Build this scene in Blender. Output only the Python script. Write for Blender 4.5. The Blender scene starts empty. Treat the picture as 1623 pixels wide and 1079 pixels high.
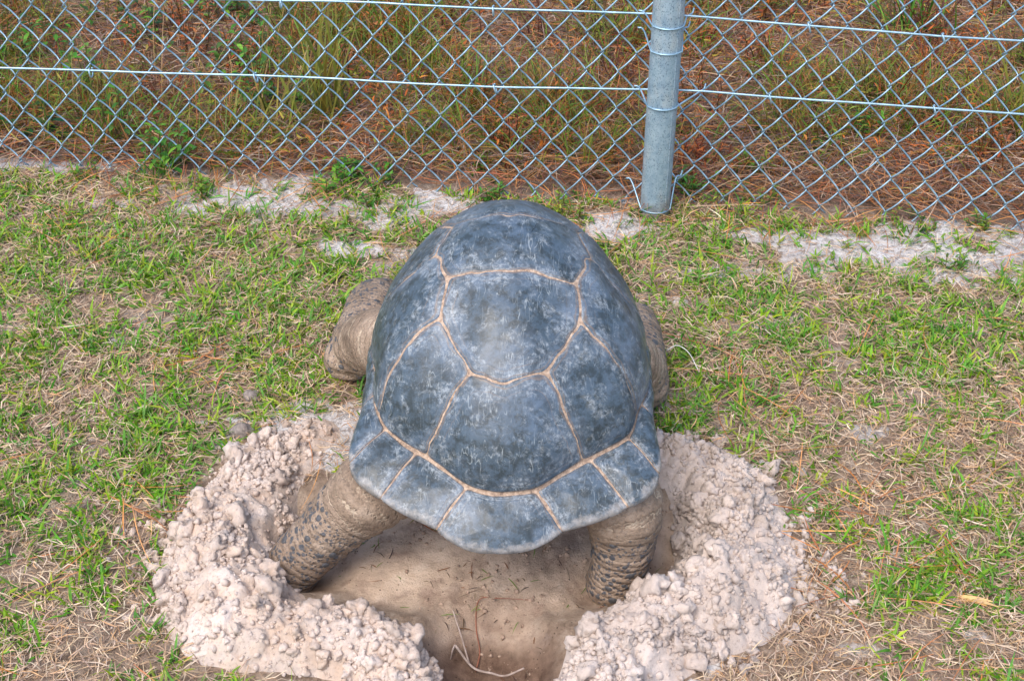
import bpy, bmesh, math, random
import numpy as np
from mathutils import Vector, Matrix
rad = math.radians
scene = bpy.context.scene
C = scene.collection
random.seed(7)
RNG = np.random.default_rng(11)

# ------------------------------------------------------------------ camera
cam_d = bpy.data.cameras.new('camera')
cam = bpy.data.objects.new('camera', cam_d); C.objects.link(cam)
cam.location = (0, 0, 1.594)
cam.rotation_euler = (rad(54), 0, 0)
cam_d.sensor_width = 36; cam_d.lens = 48.8
cam_d.clip_start = 0.05; cam_d.clip_end = 600
scene.camera = cam
# ------------------------------------------------------------------ sky and sun (soft overcast light)
SUN_EL, SUN_AZ = 58, 215          # azimuth clockwise from +Y
world = bpy.data.worlds.new('World'); scene.world = world
world.use_nodes = True
wn = world.node_tree.nodes; wl = world.node_tree.links
sky = wn.new('ShaderNodeTexSky'); sky.sky_type = 'NISHITA'; sky.sun_disc = False
sky.sun_elevation = rad(SUN_EL); sky.sun_rotation = rad(SUN_AZ)
sky.air_density = 1.0; sky.dust_density = 3.0; sky.ozone_density = 1.0
wl.new(sky.outputs['Color'], wn['Background'].inputs['Color'])
wn['Background'].inputs['Strength'].default_value = 0.15
sun_d = bpy.data.lights.new('sun', 'SUN'); sun_d.energy = 0.95; sun_d.angle = rad(35)
sun_d.color = (1.0, 0.96, 0.90)
sun = bpy.data.objects.new('sun', sun_d); C.objects.link(sun)
sd = Vector((math.sin(rad(SUN_AZ)) * math.cos(rad(SUN_EL)), math.cos(rad(SUN_AZ)) * math.cos(rad(SUN_EL)), math.sin(rad(SUN_EL))))
sun.rotation_euler = sd.to_track_quat('Z', 'Y').to_euler()
sun.location = sd * 20
vs = scene.view_settings
vs.view_transform = 'Standard'; vs.look = 'None'; vs.gamma = 1; vs.use_curve_mapping = False
vs.exposure = 1.0

# ------------------------------------------------------------------ helpers
def srgb(r, g, b):
    f = lambda c: c / 12.92 if c <= .04045 else ((c + .055) / 1.055) ** 2.4
    return (f(r / 255), f(g / 255), f(b / 255), 1)

def lattice(ix, iy, iz, seed):
    h = (ix.astype(np.uint64) * np.uint64(73856093)) ^ (iy.astype(np.uint64) * np.uint64(19349663)) ^ (iz.astype(np.uint64) * np.uint64(83492791)) ^ np.uint64(seed * 2654435 + 12345)
    h = (h ^ (h >> np.uint64(13))) * np.uint64(1274126177) & np.uint64(0xffffffff)
    h = (h ^ (h >> np.uint64(16))) * np.uint64(2246822519) & np.uint64(0xffffffff)
    return ((h ^ (h >> np.uint64(13))) & np.uint64(0xffff)).astype(float) / 65535.

def noise(x, y, z=0., seed=0):
    x, y, z = np.broadcast_arrays(np.asarray(x, float) + 500, np.asarray(y, float) + 500, np.asarray(z, float) + 500)
    ix, iy, iz = np.floor(x).astype(np.int64), np.floor(y).astype(np.int64), np.floor(z).astype(np.int64)
    fx, fy, fz = x - ix, y - iy, z - iz
    sx, sy, sz = [f * f * (3 - 2 * f) for f in (fx, fy, fz)]
    def L(a, b, c): return lattice(ix + a, iy + b, iz + c, seed)
    def mixx(b, c): return L(0, b, c) * (1 - sx) + L(1, b, c) * sx
    def mixy(c): return mixx(0, c) * (1 - sy) + mixx(1, c) * sy
    return mixy(0) * (1 - sz) + mixy(1) * sz

def fbm(x, y, z=0., oct=4, seed=0):
    s = 0; a = .5
    for o in range(oct):
        s = s + a * (noise(np.asarray(x) * 2 ** o, np.asarray(y) * 2 ** o, np.asarray(z) * 2 ** o, seed + o) * 2 - 1); a *= .5
    return s

def smooth(e0, e1, x):
    t = np.clip((np.asarray(x, float) - e0) / (e1 - e0), 0, 1); return t * t * (3 - 2 * t)

def np_mesh(name, verts, faces, colors=None, shade=True, attrs=None):
    """verts (n,3), faces (m,k) of one size k"""
    me = bpy.data.meshes.new(name)
    verts = np.ascontiguousarray(verts, np.float32); faces = np.ascontiguousarray(faces, np.int32)
    m, k = faces.shape
    me.vertices.add(len(verts)); me.vertices.foreach_set('co', verts.ravel())
    me.loops.add(m * k); me.loops.foreach_set('vertex_index', faces.ravel())
    me.polygons.add(m); me.polygons.foreach_set('loop_start', np.arange(m, dtype=np.int32) * k)
    if shade: me.polygons.foreach_set('use_smooth', np.ones(m, bool))
    if colors is not None:
        ca = me.color_attributes.new('tint', 'FLOAT_COLOR', 'POINT')
        ca.data.foreach_set('color', np.ascontiguousarray(colors, np.float32).ravel())
    for an, av in (attrs or {}).items():
        at = me.attributes.new(an, 'FLOAT', 'POINT'); at.data.foreach_set('value', np.ascontiguousarray(av, np.float32))
    me.update(calc_edges=True); me.validate()
    return me

def obj(name, me, material=None, parent=None):
    o = bpy.data.objects.new(name, me); C.objects.link(o)
    if material is not None and not me.materials: me.materials.append(material)
    if parent is not None: o.parent = parent
    return o

def tag(o, label=None, cat=None, group=None, kind=None):
    for k, v in (('label', label), ('category', cat), ('group', group), ('kind', kind)):
        if v: o[k] = v
    return o

def thing(name, label, cat, loc=(0, 0, 0), group=None):
    o = bpy.data.objects.new(name, None); C.objects.link(o); o.location = loc
    o.empty_display_size = .05
    return tag(o, label, cat, group)

def tube_np(pts, radii, sides=6, caps=True):
    pts = np.asarray(pts, float); n = len(pts); radii = np.broadcast_to(np.asarray(radii, float), (n,))
    T = np.gradient(pts, axis=0); T /= np.linalg.norm(T, axis=1, keepdims=True) + 1e-12
    ref = np.array([0, 0, 1.]) if abs(T[:, 2]).mean() < .8 else np.array([0, 1., 0])
    N = np.cross(T, ref); N /= np.linalg.norm(N, axis=1, keepdims=True) + 1e-12
    for i in range(1, n):
        if (N[i] * N[i - 1]).sum() < 0: N[i] *= -1
    B = np.cross(T, N)
    a = np.arange(sides) * 2 * np.pi / sides
    V = (pts[:, None] + radii[:, None, None] * (np.cos(a)[None, :, None] * N[:, None] + np.sin(a)[None, :, None] * B[:, None])).reshape(-1, 3)
    i = np.arange(n - 1)[:, None] * sides; j = np.arange(sides)[None]; j2 = (j + 1) % sides
    Fq = np.stack([i + j, i + j2, i + sides + j2, i + sides + j], -1).reshape(-1, 4)
    if caps:
        V = np.vstack([V, pts[0], pts[-1]]); c0, c1 = len(V) - 2, len(V) - 1
        j = np.arange(0, sides, 2)
        if sides % 2 == 0:
            Fq = np.vstack([Fq, np.stack([np.full(len(j), c0), (j + 2) % sides, j + 1, j], -1),
                            np.stack([np.full(len(j), c1), (n - 1) * sides + j, (n - 1) * sides + j + 1, (n - 1) * sides + (j + 2) % sides], -1)])
    return V, Fq

def join_np(parts):
    V, Fs, o = [], [], 0
    for v, f in parts: V.append(v); Fs.append(f + o); o += len(v)
    return np.vstack(V), np.vstack(Fs)

def catmull(P, n):
    P = np.asarray(P, float); Q = np.vstack([2 * P[0] - P[1], P, 2 * P[-1] - P[-2]]); t = np.linspace(0, len(P) - 1 - 1e-9, n)
    i = t.astype(int); f = (t - i)[:, None]; a, b, c, d = Q[i], Q[i + 1], Q[i + 2], Q[i + 3]
    return .5 * (2 * b + (c - a) * f + (2 * a - 5 * b + 4 * c - d) * f * f + (3 * b - a - 3 * c + d) * f ** 3)

def strips(base, head, elev, length, width, bend, segs, sway=None, roll=None, tipw=.12, cup=None):
    """ribbons: centre line starts at base, heads along `head` at `elev` above level and bends down along its length"""
    N = len(base); pts = np.zeros((N, segs + 1, 3)); pts[:, 0] = base
    hd = head.copy(); sway = np.zeros(N) if sway is None else sway
    for s in range(segs):
        e = elev - bend * (s + .5) / segs; h = hd + sway * ((s + .5) / segs - .3)
        d = np.stack([np.cos(e) * np.cos(h), np.cos(e) * np.sin(h), np.sin(e)], -1)
        pts[:, s + 1] = pts[:, s] + d * (length / segs)[:, None]
    r = np.zeros(N) if roll is None else roll
    sd = np.stack([-np.sin(hd) * np.cos(r), np.cos(hd) * np.cos(r), np.sin(r)], -1)
    t = np.linspace(0, 1, segs + 1)
    prof = np.minimum(1, .55 + 2.5 * t) * (1 - t ** 2.2) + tipw * t
    off = sd[:, None] * (width[:, None] * prof[None] / 2)[..., None]
    V = np.stack([pts - off, pts + off], 2).reshape(-1, 3)          # N,(segs+1),2
    b = np.arange(N)[:, None] * (segs + 1) * 2; s = np.arange(segs)[None] * 2
    Fq = np.stack([b + s, b + s + 1, b + s + 3, b + s + 2], -1).reshape(-1, 4)
    return V, Fq, pts

# ------------------------------------------------------------------ materials
class Mat:
    def __init__(self, name):
        self.m = bpy.data.materials.new(name); self.m.use_nodes = True
        self.nt = self.m.node_tree; self.b = self.nt.nodes['Principled BSDF']
    def n(self, t, **kw):
        nd = self.nt.nodes.new('ShaderNode' + t)
        for k, v in kw.items():
            if k in nd.inputs.keys(): self.set(nd.inputs[k], v)
            else: setattr(nd, k, v)
        return nd
    def set(self, sock, v):
        if isinstance(v, bpy.types.NodeSocket): self.nt.links.new(v, sock)
        else: sock.default_value = v
    def coord(self, scale=(1, 1, 1), which='Object'):
        t = self.n('TexCoord'); mp = self.n('Mapping'); self.set(mp.inputs['Vector'], t.outputs[which]); mp.inputs['Scale'].default_value = scale
        return mp.outputs['Vector']
    def noise(self, vec, scale, detail=4, rough=.6, dist=0.):
        nd = self.n('TexNoise'); self.set(nd.inputs['Vector'], vec)
        nd.inputs['Scale'].default_value = scale; nd.inputs['Detail'].default_value = detail
        nd.inputs['Roughness'].default_value = rough; nd.inputs['Distortion'].default_value = dist
        return nd.outputs['Fac']
    def voro(self, vec, scale, feature='F1', rnd=1., out='Distance'):
        nd = self.n('TexVoronoi'); nd.feature = feature; self.set(nd.inputs['Vector'], vec)
        nd.inputs['Scale'].default_value = scale; nd.inputs['Randomness'].default_value = rnd
        return nd.outputs[out]
    def ramp(self, fac, stops, interp='LINEAR'):
        nd = self.n('ValToRGB'); self.set(nd.inputs['Fac'], fac); cr = nd.color_ramp; cr.interpolation = interp
        while len(cr.elements) < len(stops): cr.elements.new(.5)
        for e, (p, c) in zip(cr.elements, stops):
            e.position = p; e.color = c if isinstance(c, tuple) else (c, c, c, 1)
        return nd.outputs['Color']
    def mix(self, fac, a, b, mode='MIX'):
        nd = self.n('MixRGB'); nd.blend_type = mode
        self.set(nd.inputs['Fac'], fac); self.set(nd.inputs['Color1'], a); self.set(nd.inputs['Color2'], b)
        return nd.outputs['Color']
    def math(self, op, a, b=0.):
        nd = self.n('Math'); nd.operation = op; self.set(nd.inputs[0], a); self.set(nd.inputs[1], b); return nd.outputs[0]
    def attr(self, name, out='Color'):
        nd = self.n('Attribute'); nd.attribute_name = name; return nd.outputs[out]
    def bump(self, h, strength=.5, dist=.002, prev=None):
        nd = self.n('Bump'); self.set(nd.inputs['Height'], h); nd.inputs['Strength'].default_value = strength; nd.inputs['Distance'].default_value = dist
        if prev is not None: self.set(nd.inputs['Normal'], prev)
        return nd.outputs['Normal']
    def done(self, col, rough=.8, normal=None, spec=.3, metal=0.):
        self.set(self.b.inputs['Base Color'], col); self.set(self.b.inputs['Roughness'], rough)
        self.set(self.b.inputs['Specular IOR Level'], spec); self.set(self.b.inputs['Metallic'], metal)
        if normal is not None: self.set(self.b.inputs['Normal'], normal)
        return self.m

def sand_colors(M, v, grey=.5):
    a = M.noise(v, 9, 5, .65); b = M.noise(v, 160, 3, .7); c = M.noise(v, 38, 4, .7)
    base = M.ramp(a, [(.3, srgb(182, 176, 172)), (.55, srgb(218, 214, 212)), (.75, srgb(232, 230, 230))])
    pk = M.mix(M.ramp(c, [(.5, 0.), (.75, .4)]), base, srgb(196, 174, 158))
    return M.mix(M.ramp(b, [(.3, .6), (.5, 0.)]), pk, srgb(112, 100, 92)), b, c

def mat_ground():
    M = Mat('ground_soil'); v = M.coord()
    sand, b, c = sand_colors(M, v)
    sand = M.mix(M.ramp(M.noise(v, 75, 4, .75), [(.40, .7), (.48, 0.)]), sand, srgb(132, 120, 110))
    soil = M.ramp(M.noise(v, 45, 5, .7), [(.3, srgb(96, 80, 68)), (.5, srgb(148, 128, 110)), (.72, srgb(186, 168, 150))])
    litter = M.ramp(M.noise(v, 70, 5, .8), [(.3, srgb(70, 54, 44)), (.5, srgb(124, 98, 78)), (.7, srgb(170, 142, 120))])
    moist = M.ramp(M.noise(v, 22, 5, .65), [(.25, srgb(164, 142, 124)), (.5, srgb(204, 180, 158)), (.75, srgb(222, 202, 182))])
    moist = M.mix(M.ramp(M.noise(v, 17, 5, .7), [(.52, 0.), (.66, .7)]), moist, srgb(146, 122, 108))
    wet = M.ramp(M.noise(v, 40, 5, .7), [(.3, srgb(92, 72, 60)), (.7, srgb(146, 120, 102))])
    edge = M.math('MULTIPLY', M.math('SUBTRACT', M.noise(v, 14, 4, .6), .5), .5)
    col = M.mix(M.ramp(M.math('ADD', M.attr('bare', 'Fac'), edge), [(.38, 0.), (.62, 1.)]), soil, sand)
    col = M.mix(M.attr('wild', 'Fac'), col, litter)
    col = M.mix(M.attr('pit', 'Fac'), col, moist)
    col = M.mix(M.attr('deep', 'Fac'), col, wet)
    speck = M.ramp(M.voro(v, 120), [(.10, 1.), (.2, 0.)])
    col = M.mix(M.mix(1., speck, M.ramp(M.noise(v, 60, 2), [(.5, 0.), (.62, 1.)]), 'MULTIPLY'), col, srgb(62, 50, 42))
    n = M.bump(M.noise(v, 300, 4, .8), .8, .003); n = M.bump(M.noise(v, 110, 5, .8), .7, .006, n)
    return M.done(col, .95, n, .12)

def mat_sand(name, shift):
    M = Mat(name); v = M.n('NewGeometry').outputs['Position']
    geo = M.n('ObjectInfo')
    a = M.noise(v, 11, 4, .6); b = M.noise(v, 170, 3, .7); c = M.noise(v, 32, 4, .7)
    t = M.ramp(a, [(.3, srgb(164, 148, 136)), (.5, srgb(194, 178, 166)), (.7, srgb(214, 202, 194))])
    t = M.mix(M.ramp(c, [(.42, 0.), (.66, .75)]), t, shift)
    t = M.mix(M.ramp(M.noise(v, 16, 4, .65), [(.55, 0.), (.72, .55)]), t, srgb(150, 136, 128))
    t = M.mix(M.ramp(b, [(.28, .7), (.46, 0.)]), t, srgb(128, 110, 98))
    t = M.mix(M.ramp(M.noise(v, 6.5, 4, .62), [(.54, 0.), (.70, .8)]), t, srgb(128, 114, 106))
    t = M.mix(M.math('MULTIPLY', geo.outputs['Random'], .35), t, srgb(216, 200, 190))
    n = M.bump(M.noise(v, 420, 4, .75), .6, .0016); n = M.bump(M.noise(v, 130, 4, .7), .6, .004, n)
    return M.done(t, .95, n, .12)

def mat_tint(name, rough=.55, spec=.3, var=.35, trans=0., scale=60):
    M = Mat(name); v = M.coord()
    a = M.attr('tint'); d = M.ramp(M.noise(v, scale, 3, .6), [(.3, 1 - var), (.7, 1.0)])
    col = M.mix(1., a, d, 'MULTIPLY')
    M.done(col, rough, None, spec)
    if trans:
        out = M.nt.nodes['Material Output']; tr = M.n('BsdfTranslucent'); M.set(tr.inputs['Color'], col)
        mx = M.n('MixShader'); mx.inputs[0].default_value = trans
        M.nt.links.new(M.b.outputs[0], mx.inputs[1]); M.nt.links.new(tr.outputs[0], mx.inputs[2]); M.nt.links.new(mx.outputs[0], out.inputs['Surface'])
    return M.m

def mat_scute():
    M = Mat('scute_horn'); v = M.coord(); info = M.n('ObjectInfo')
    off = M.n('VectorMath'); off.operation = 'ADD'; M.set(off.inputs[0], v)
    cmb = M.n('CombineXYZ'); M.set(cmb.inputs[0], M.math('MULTIPLY', info.outputs['Random'], 3.)); M.set(cmb.inputs[1], M.math('MULTIPLY', info.outputs['Random'], 7.)); M.set(off.inputs[1], cmb.outputs[0])
    w = off.outputs[0]; edge = M.attr('edge', 'Fac')
    base = M.ramp(M.noise(w, 15, 7, .72), [(.3, srgb(52, 64, 72)), (.5, srgb(64, 79, 91)), (.7, srgb(76, 92, 108))])
    base = M.mix(M.ramp(M.noise(w, 60, 5, .75), [(.42, .75), (.55, 0.)]), base, srgb(40, 48, 50))           # dark mottling
    base = M.mix(M.ramp(M.noise(w, 34, 4, .7), [(.60, 0.), (.70, .35)]), base, srgb(104, 100, 84))         # dull ochre stains
    # rubbed chalky wear: soft haze and grainy patches, more towards the growing edge of each plate
    grain = M.noise(w, 150, 4, .8)
    haze = M.math('ADD', M.noise(w, 9, 6, .7, .5), M.math('MULTIPLY', edge, .10))
    base = M.mix(M.ramp(haze, [(.52, 0.), (.74, .30)]), base, srgb(140, 156, 178))
    patch = M.math('ADD', M.noise(w, 34, 7, .8, .8), M.math('MULTIPLY', edge, .08))
    wear = M.mix(1., M.ramp(patch, [(.52, 0.), (.66, .85)]), M.ramp(grain, [(.42, 0.), (.62, 1.)]), 'MULTIPLY')
    base = M.mix(M.math('MULTIPLY', wear, .72), base, srgb(176, 184, 190))
    # fine scratches: thin broken lines running many ways
    def scr(sc, rot, w0, lo, mscale):
        mp = M.n('Mapping'); M.set(mp.inputs['Vector'], w); mp.inputs['Rotation'].default_value = rot; mp.inputs['Scale'].default_value = sc
        ns = M.noise(mp.outputs[0], 1., 2, .5, .3)
        line = M.ramp(M.math('ABSOLUTE', M.math('SUBTRACT', ns, .5)), [(0., 1.), (w0, 0.)])
        msk = M.ramp(M.noise(w, mscale, 3, .6), [(lo, 0.), (lo + .1, 1.)])
        return M.mix(1., line, msk, 'MULTIPLY')
    S = [scr((85, 14, 14), (0, .75, .3), .012, .54, 21), scr((75, 13, 13), (.2, -.6, -.4), .011, .55, 27), scr((95, 17, 17), (0, 1.35, .2), .011, .56, 19), scr((70, 15, 15), (.3, .1, 1.3), .012, .55, 24)]
    for q in S: base = M.mix(M.math('MULTIPLY', q, .52), base, srgb(180, 188, 190))
    # brown growth lines close to the edge
    ring = M.ramp(M.math('ABSOLUTE', M.math('SUBTRACT', M.math('FRACT', M.math('ADD', M.math('MULTIPLY', edge, 4.2), M.math('MULTIPLY', M.noise(w, 26, 3), .8))), .5)), [(0., 1.), (.09, 0.)])
    ringm = M.mix(1., ring, M.ramp(M.math('ADD', edge, M.math('MULTIPLY', M.math('SUBTRACT', M.noise(w, 18, 3), .5), 1.2)), [(.6, 0.), (.95, .6)]), 'MULTIPLY')
    base = M.mix(ringm, base, srgb(126, 106, 88))
    rim = M.ramp(M.math('ADD', M.attr('rim', 'Fac'), M.math('MULTIPLY', M.math('SUBTRACT', M.noise(w, 40, 5, .75), .5), 1.5)), [(.7, 0.), (1.15, .5)])
    base = M.mix(rim, base, srgb(172, 164, 156))
    n = M.bump(M.noise(w, 60, 5, .7), .3, .003); n = M.bump(grain, .25, .0012, n)
    rough = M.ramp(M.noise(w, 26, 4, .6), [(.3, .30), (.7, .48)])
    return M.done(base, rough, n, .5)

def mat_seam():
    M = Mat('seam_horn'); v = M.coord()
    col = M.ramp(M.noise(v, 130, 4, .75), [(.3, srgb(110, 92, 80)), (.5, srgb(166, 142, 122)), (.72, srgb(206, 184, 162))])
    n = M.bump(M.noise(v, 260, 3, .7), .5, .002)
    return M.done(col, .7, n, .3)

def mat_skin():
    M = Mat('tortoise_skin'); v = M.coord()
    al = M.attr('along', 'Fac'); sc = M.attr('scaly', 'Fac')
    base = M.ramp(M.noise(v, 20, 5, .7), [(.3, srgb(110, 94, 80)), (.5, srgb(146, 126, 108)), (.7, srgb(172, 152, 134))])
    base = M.mix(M.ramp(M.noise(v, 190, 3, .7), [(.35, .5), (.5, 0.)]), base, srgb(92, 80, 70))
    # creases across the limb, broken and uneven
    ph = M.math('ADD', M.math('MULTIPLY', al, 250.), M.math('MULTIPLY', M.noise(v, 11, 5, .65), 9.))
    wr = M.math('ABSOLUTE', M.math('SINE', ph)); crease = M.ramp(wr, [(0., 1.), (.2, 0.)])
    msk = M.mix(1., M.ramp(M.noise(v, 34, 4, .65), [(.36, 0.), (.54, 1.)]), M.ramp(sc, [(.35, 1.), (.95, .15)]), 'MULTIPLY')
    cm = M.mix(1., crease, msk, 'MULTIPLY')
    base = M.mix(M.math('MULTIPLY', cm, .62), base, srgb(210, 192, 168))
    # scales: dark blue-grey centres on pale skin, larger where the limb is scaly
    def scales(base, s, lo, amt):
        d = M.voro(v, s, 'F1', .8); rnd = M.voro(v, s, 'F1', .8, 'Color')
        sz = M.math('MULTIPLY', M.math('ADD', M.math('MULTIPLY', rnd, .5), lo), sc)
        spot = M.ramp(M.math('SUBTRACT', sz, d), [(.0, 0.), (.1, 1.)])
        return M.mix(M.math('MULTIPLY', spot, amt), base, srgb(74, 80, 88)), spot
    base, sp1 = scales(base, 150., .10, .75); base, sp2 = scales(base, 72., .02, .85)
    de = M.voro(v, 150., 'DISTANCE_TO_EDGE', .85)
    n = M.bump(M.ramp(de, [(0., 0.), (.2, 1.)]), .28, .002); n = M.bump(wr, .6, .004, n); n = M.bump(sp2, .4, .002, n); n = M.bump(M.noise(v, 280, 4, .7), .4, .0012, n)
    return M.done(base, .72, n, .25)

def mat_plain(name, c0, c1, scale=40, rough=.6, spec=.3, metal=0., bump=.3, bd=.002):
    M = Mat(name); v = M.coord(); f = M.noise(v, scale, 5, .65)
    return M.done(M.ramp(f, [(.3, c0), (.7, c1)]), rough, M.bump(M.noise(v, scale * 4, 3, .6), bump, bd), spec, metal)

def mat_post():
    M = Mat('galvanised_post'); v = M.coord()
    col = M.ramp(M.noise(v, 45, 5, .7), [(.3, srgb(132, 160, 180)), (.7, srgb(176, 198, 210))])
    blot = M.noise(M.coord((1, 1, .45)), 26, 4, .65)
    col = M.mix(M.ramp(blot, [(.5, 0.), (.75, .55)]), col, srgb(206, 208, 204))
    pits = M.mix(1., M.ramp(M.noise(M.coord((1, 1, .7)), 420, 2, .5), [(.36, 1.), (.43, 0.)]), M.ramp(blot, [(.35, .35), (.6, 1.)]), 'MULTIPLY')
    col = M.mix(M.math('MULTIPLY', pits, .85), col, srgb(66, 88, 110))
    sep = M.n('SeparateXYZ'); M.set(sep.inputs[0], v)
    low = M.ramp(M.math('ADD', sep.outputs['Z'], M.math('MULTIPLY', M.noise(v, 40, 4, .7), .09)), [(.05, .75), (.105, 0.)])
    col = M.mix(low, col, srgb(134, 116, 98))
    n = M.bump(pits, .4, -.001); n = M.bump(M.noise(v, 150, 3), .12, .001, n)
    return M.done(col, .40, n, .5, .35)

def mat_wire():
    M = Mat('galvanised_wire'); v = M.coord()
    col = M.ramp(M.noise(v, 25, 4, .6), [(.3, srgb(122, 156, 176)), (.7, srgb(178, 208, 224))])
    return M.done(col, .38, M.bump(M.noise(v, 500, 2), .2, .0005), .5, .6)

GROUND = mat_ground()
SAND_L = mat_sand('dug_sand_cream', srgb(206, 178, 154)); SAND_R = mat_sand('dug_sand_grey', srgb(176, 164, 156))
SCUTE, SEAM, SKIN, POST, WIRE = mat_scute(), mat_seam(), mat_skin(), mat_post(), mat_wire()
SCALE = mat_plain('limb_scale_horn', srgb(58, 60, 64), srgb(96, 94, 94), 2.5, .5, .4)
CLAW = mat_plain('claw_horn', srgb(60, 54, 48), srgb(110, 100, 90), 60, .5, .4)
GRASS = mat_tint('grass_blade', .5, .35, .35, .25)
STRAW = mat_tint('dead_grass', .7, .2, .35, .1)
NEEDLE = mat_tint('pine_needle', .55, .3, .3)
LEAF = mat_tint('weed_leaf', .5, .35, .3, .25)
STEM = mat_tint('weed_stem', .7, .2, .3)
TWIG = mat_plain('dry_twig', srgb(132, 112, 100), srgb(186, 170, 160), 60, .8, .2)
ROOT = mat_plain('red_root', srgb(112, 76, 62), srgb(160, 104, 82), 60, .7, .2)
THREAD = mat_plain('pale_root', srgb(200, 198, 192), srgb(232, 230, 226), 60, .6, .3)
HUSK = mat_plain('dry_husk', srgb(196, 152, 96), srgb(232, 196, 138), 50, .7, .2)
PITSOIL = mat_plain('pit_crumb_soil', srgb(136, 114, 98), srgb(190, 166, 146), 30, .95, .1, 0, .8, .003)
STONE = mat_plain('grey_clod', srgb(122, 112, 106), srgb(170, 158, 150), 3, .95, .1, 0, .8, .004)

# ------------------------------------------------------------------ terrain
POST_XY = (.318, 2.674)
def fence_y(x):
    x = np.asarray(x, float)
    return 2.724 + np.where(x < POST_XY[0], .085 * (POST_XY[0] - x), -.165 * (x - POST_XY[0]))

RIDGE_L = np.array([(-.36, 1.90, .06, .014), (-.43, 1.80, .085, .030), (-.455, 1.70, .100, .040), (-.462, 1.60, .110, .055), (-.43, 1.49, .11, .060), (-.34, 1.428, .085, .050), (-.225, 1.40, .08, .046), (-.165, 1.34, .08, .042), (-.14, 1.27, .085, .045), (-.14, 1.17, .07, .03)])
RIDGE_R = np.array([(.27, 1.84, .06, .018), (.345, 1.76, .095, .036), (.365, 1.62, .105, .048), (.32, 1.50, .112, .060), (.24, 1.438, .095, .060), (.165, 1.39, .085, .050), (.135, 1.32, .09, .046), (.16, 1.24, .09, .045), (.16, 1.15, .07, .03)])
def ridge(x, y, R):
    m = np.zeros(np.shape(x))
    P = catmull(R, 70)
    for px, py, w, h in P:
        d2 = ((x - px) ** 2 + (y - py) ** 2) / (w * w)
        m = np.maximum(m, h * np.clip(1 - d2, 0, 1) ** 1.45)
    return m

def ell(x, y, cx, cy, rx, ry): return np.sqrt(((x - cx) / rx) ** 2 + ((y - cy) / ry) ** 2)
def pit_mask(x, y):
    w = fbm(x * 9, y * 9, 0, 3, 31) * .12
    return np.maximum(1 - smooth(.8, 1.1, ell(x, y, -.035, 1.655, .36, .19) + w), 1 - smooth(.75, 1.15, ell(x, y, -.045, 1.40, .10, .16) + w))
def deep_mask(x, y):
    w = fbm(x * 14, y * 14, 0, 3, 37) * .25
    return np.maximum.reduce([1 - smooth(.7, 1.25, ell(x, y, -.04, 1.385, .11, .10) + w), .8 * (1 - smooth(.5, 1.1, ell(x, y, -.345, 1.575, .07, .05) + w)), .45 * (1 - smooth(.4, 1.1, ell(x, y, -.045, 1.50, .12, .07) + w)), .5 * (1 - smooth(.5, 1.1, ell(x, y, .25, 1.60, .11, .06) + w))])
def terrain(x, y):
    x = np.asarray(x, float); y = np.asarray(y, float)
    near = np.exp(-((y - 2) / 4.) ** 2 - (x / 5.) ** 2)
    z = .02 * fbm(x * 1.3, y * 1.3, 0, 3, 3) * near + .008 * fbm(x * 9, y * 9, 0, 3, 5) * near
    bank = smooth(.15, .7, abs(x - .2)) * np.exp(-((y - fence_y(x) + .02) / .26) ** 2) * (abs(x) < 8)
    z = z + np.where(x < .2, .028, .004) * bank
    z = z + .05 * smooth(6, 40, np.hypot(x, y)) * fbm(x * .05, y * .05, 0, 3, 9) * 6
    p = pit_mask(x, y)
    z = z * (1 - .8 * p) - .024 * p - .055 * (1 - smooth(.25, 1.2, ell(x, y, -.04, 1.385, .11, .13)))
    z = z - .03 * (1 - smooth(.4, 1.2, ell(x, y, -.355, 1.60, .10, .075))) - .03 * (1 - smooth(.3, 1.2, ell(x, y, .18, 1.57, .11, .08))) - .035 * (1 - smooth(.3, 1.2, ell(x, y, .28, 1.63, .07, .07)))
    z = z + .009 * p * fbm(x * 18, y * 18, 0, 4, 41) + .004 * p * fbm(x * 55, y * 55, 0, 2, 43)
    sx = (x + .04) * (1 + 1.2 * (y - 1.4))
    z = z + .0035 * p * np.sin(sx * 190 + 5 * fbm(x * 7, y * 7, 0, 3, 45)) * smooth(-.05, .2, fbm(x * 6, y * 6, 0, 2, 47))      # claw scrapes
    return z

BARE = [(-.60, 2.69, .26, .09), (-.42, 2.665, .18, .06), (.90, 2.50, .38, .08), (.98, 2.43, .2, .05), (.25, 2.61, .13, .04), (.6, 2.56, .2, .035), (-1.18, 2.86, .16, .04), (-.15, 2.70, .2, .035), (.53, 2.19, .13, .022), (.85, 2.2, .12, .03),
        (.595, 1.585, .035, .014), (.70, 1.43, .04, .016), (.50, 1.40, .03, .012), (-.37, 1.92, .15, .075), (.42, 1.80, .08, .06), (.36, 2.33, .1, .04), (-.3, 2.52, .12, .03), (.45, 2.42, .14, .04), (-.13, 1.2, .25, .12), (.15, 1.2, .25, .12), (.62, 1.9, .05, .03), (-.72, 2.28, .04, .012)]
def bare_mask(x, y):
    w = fbm(x * 8, y * 8, 0, 4, 51) * 1.5 + fbm(x * 30, y * 30, 0, 3, 53) * 1.1
    b = np.zeros(np.shape(x))
    for cx, cy, rx, ry in BARE: b = np.maximum(b, (1. if cy > 2.35 or abs(cx) < .45 else .5) * (1 - smooth(.55, 1.25, ell(x, y, cx, cy, rx, ry) + w)))
    b = np.maximum(b, .32 * np.exp(-((y - fence_y(x) + .04) / .04) ** 2))
    return np.clip(np.maximum(b, .45 * smooth(.2, .4, fbm(x * 4, y * 4, 0, 3, 57))), 0, 1)
def wild_mask(x, y): return smooth(-.01, .09, y - fence_y(x) + .05 * fbm(x * 6, y * 6, 0, 3, 61))

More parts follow.
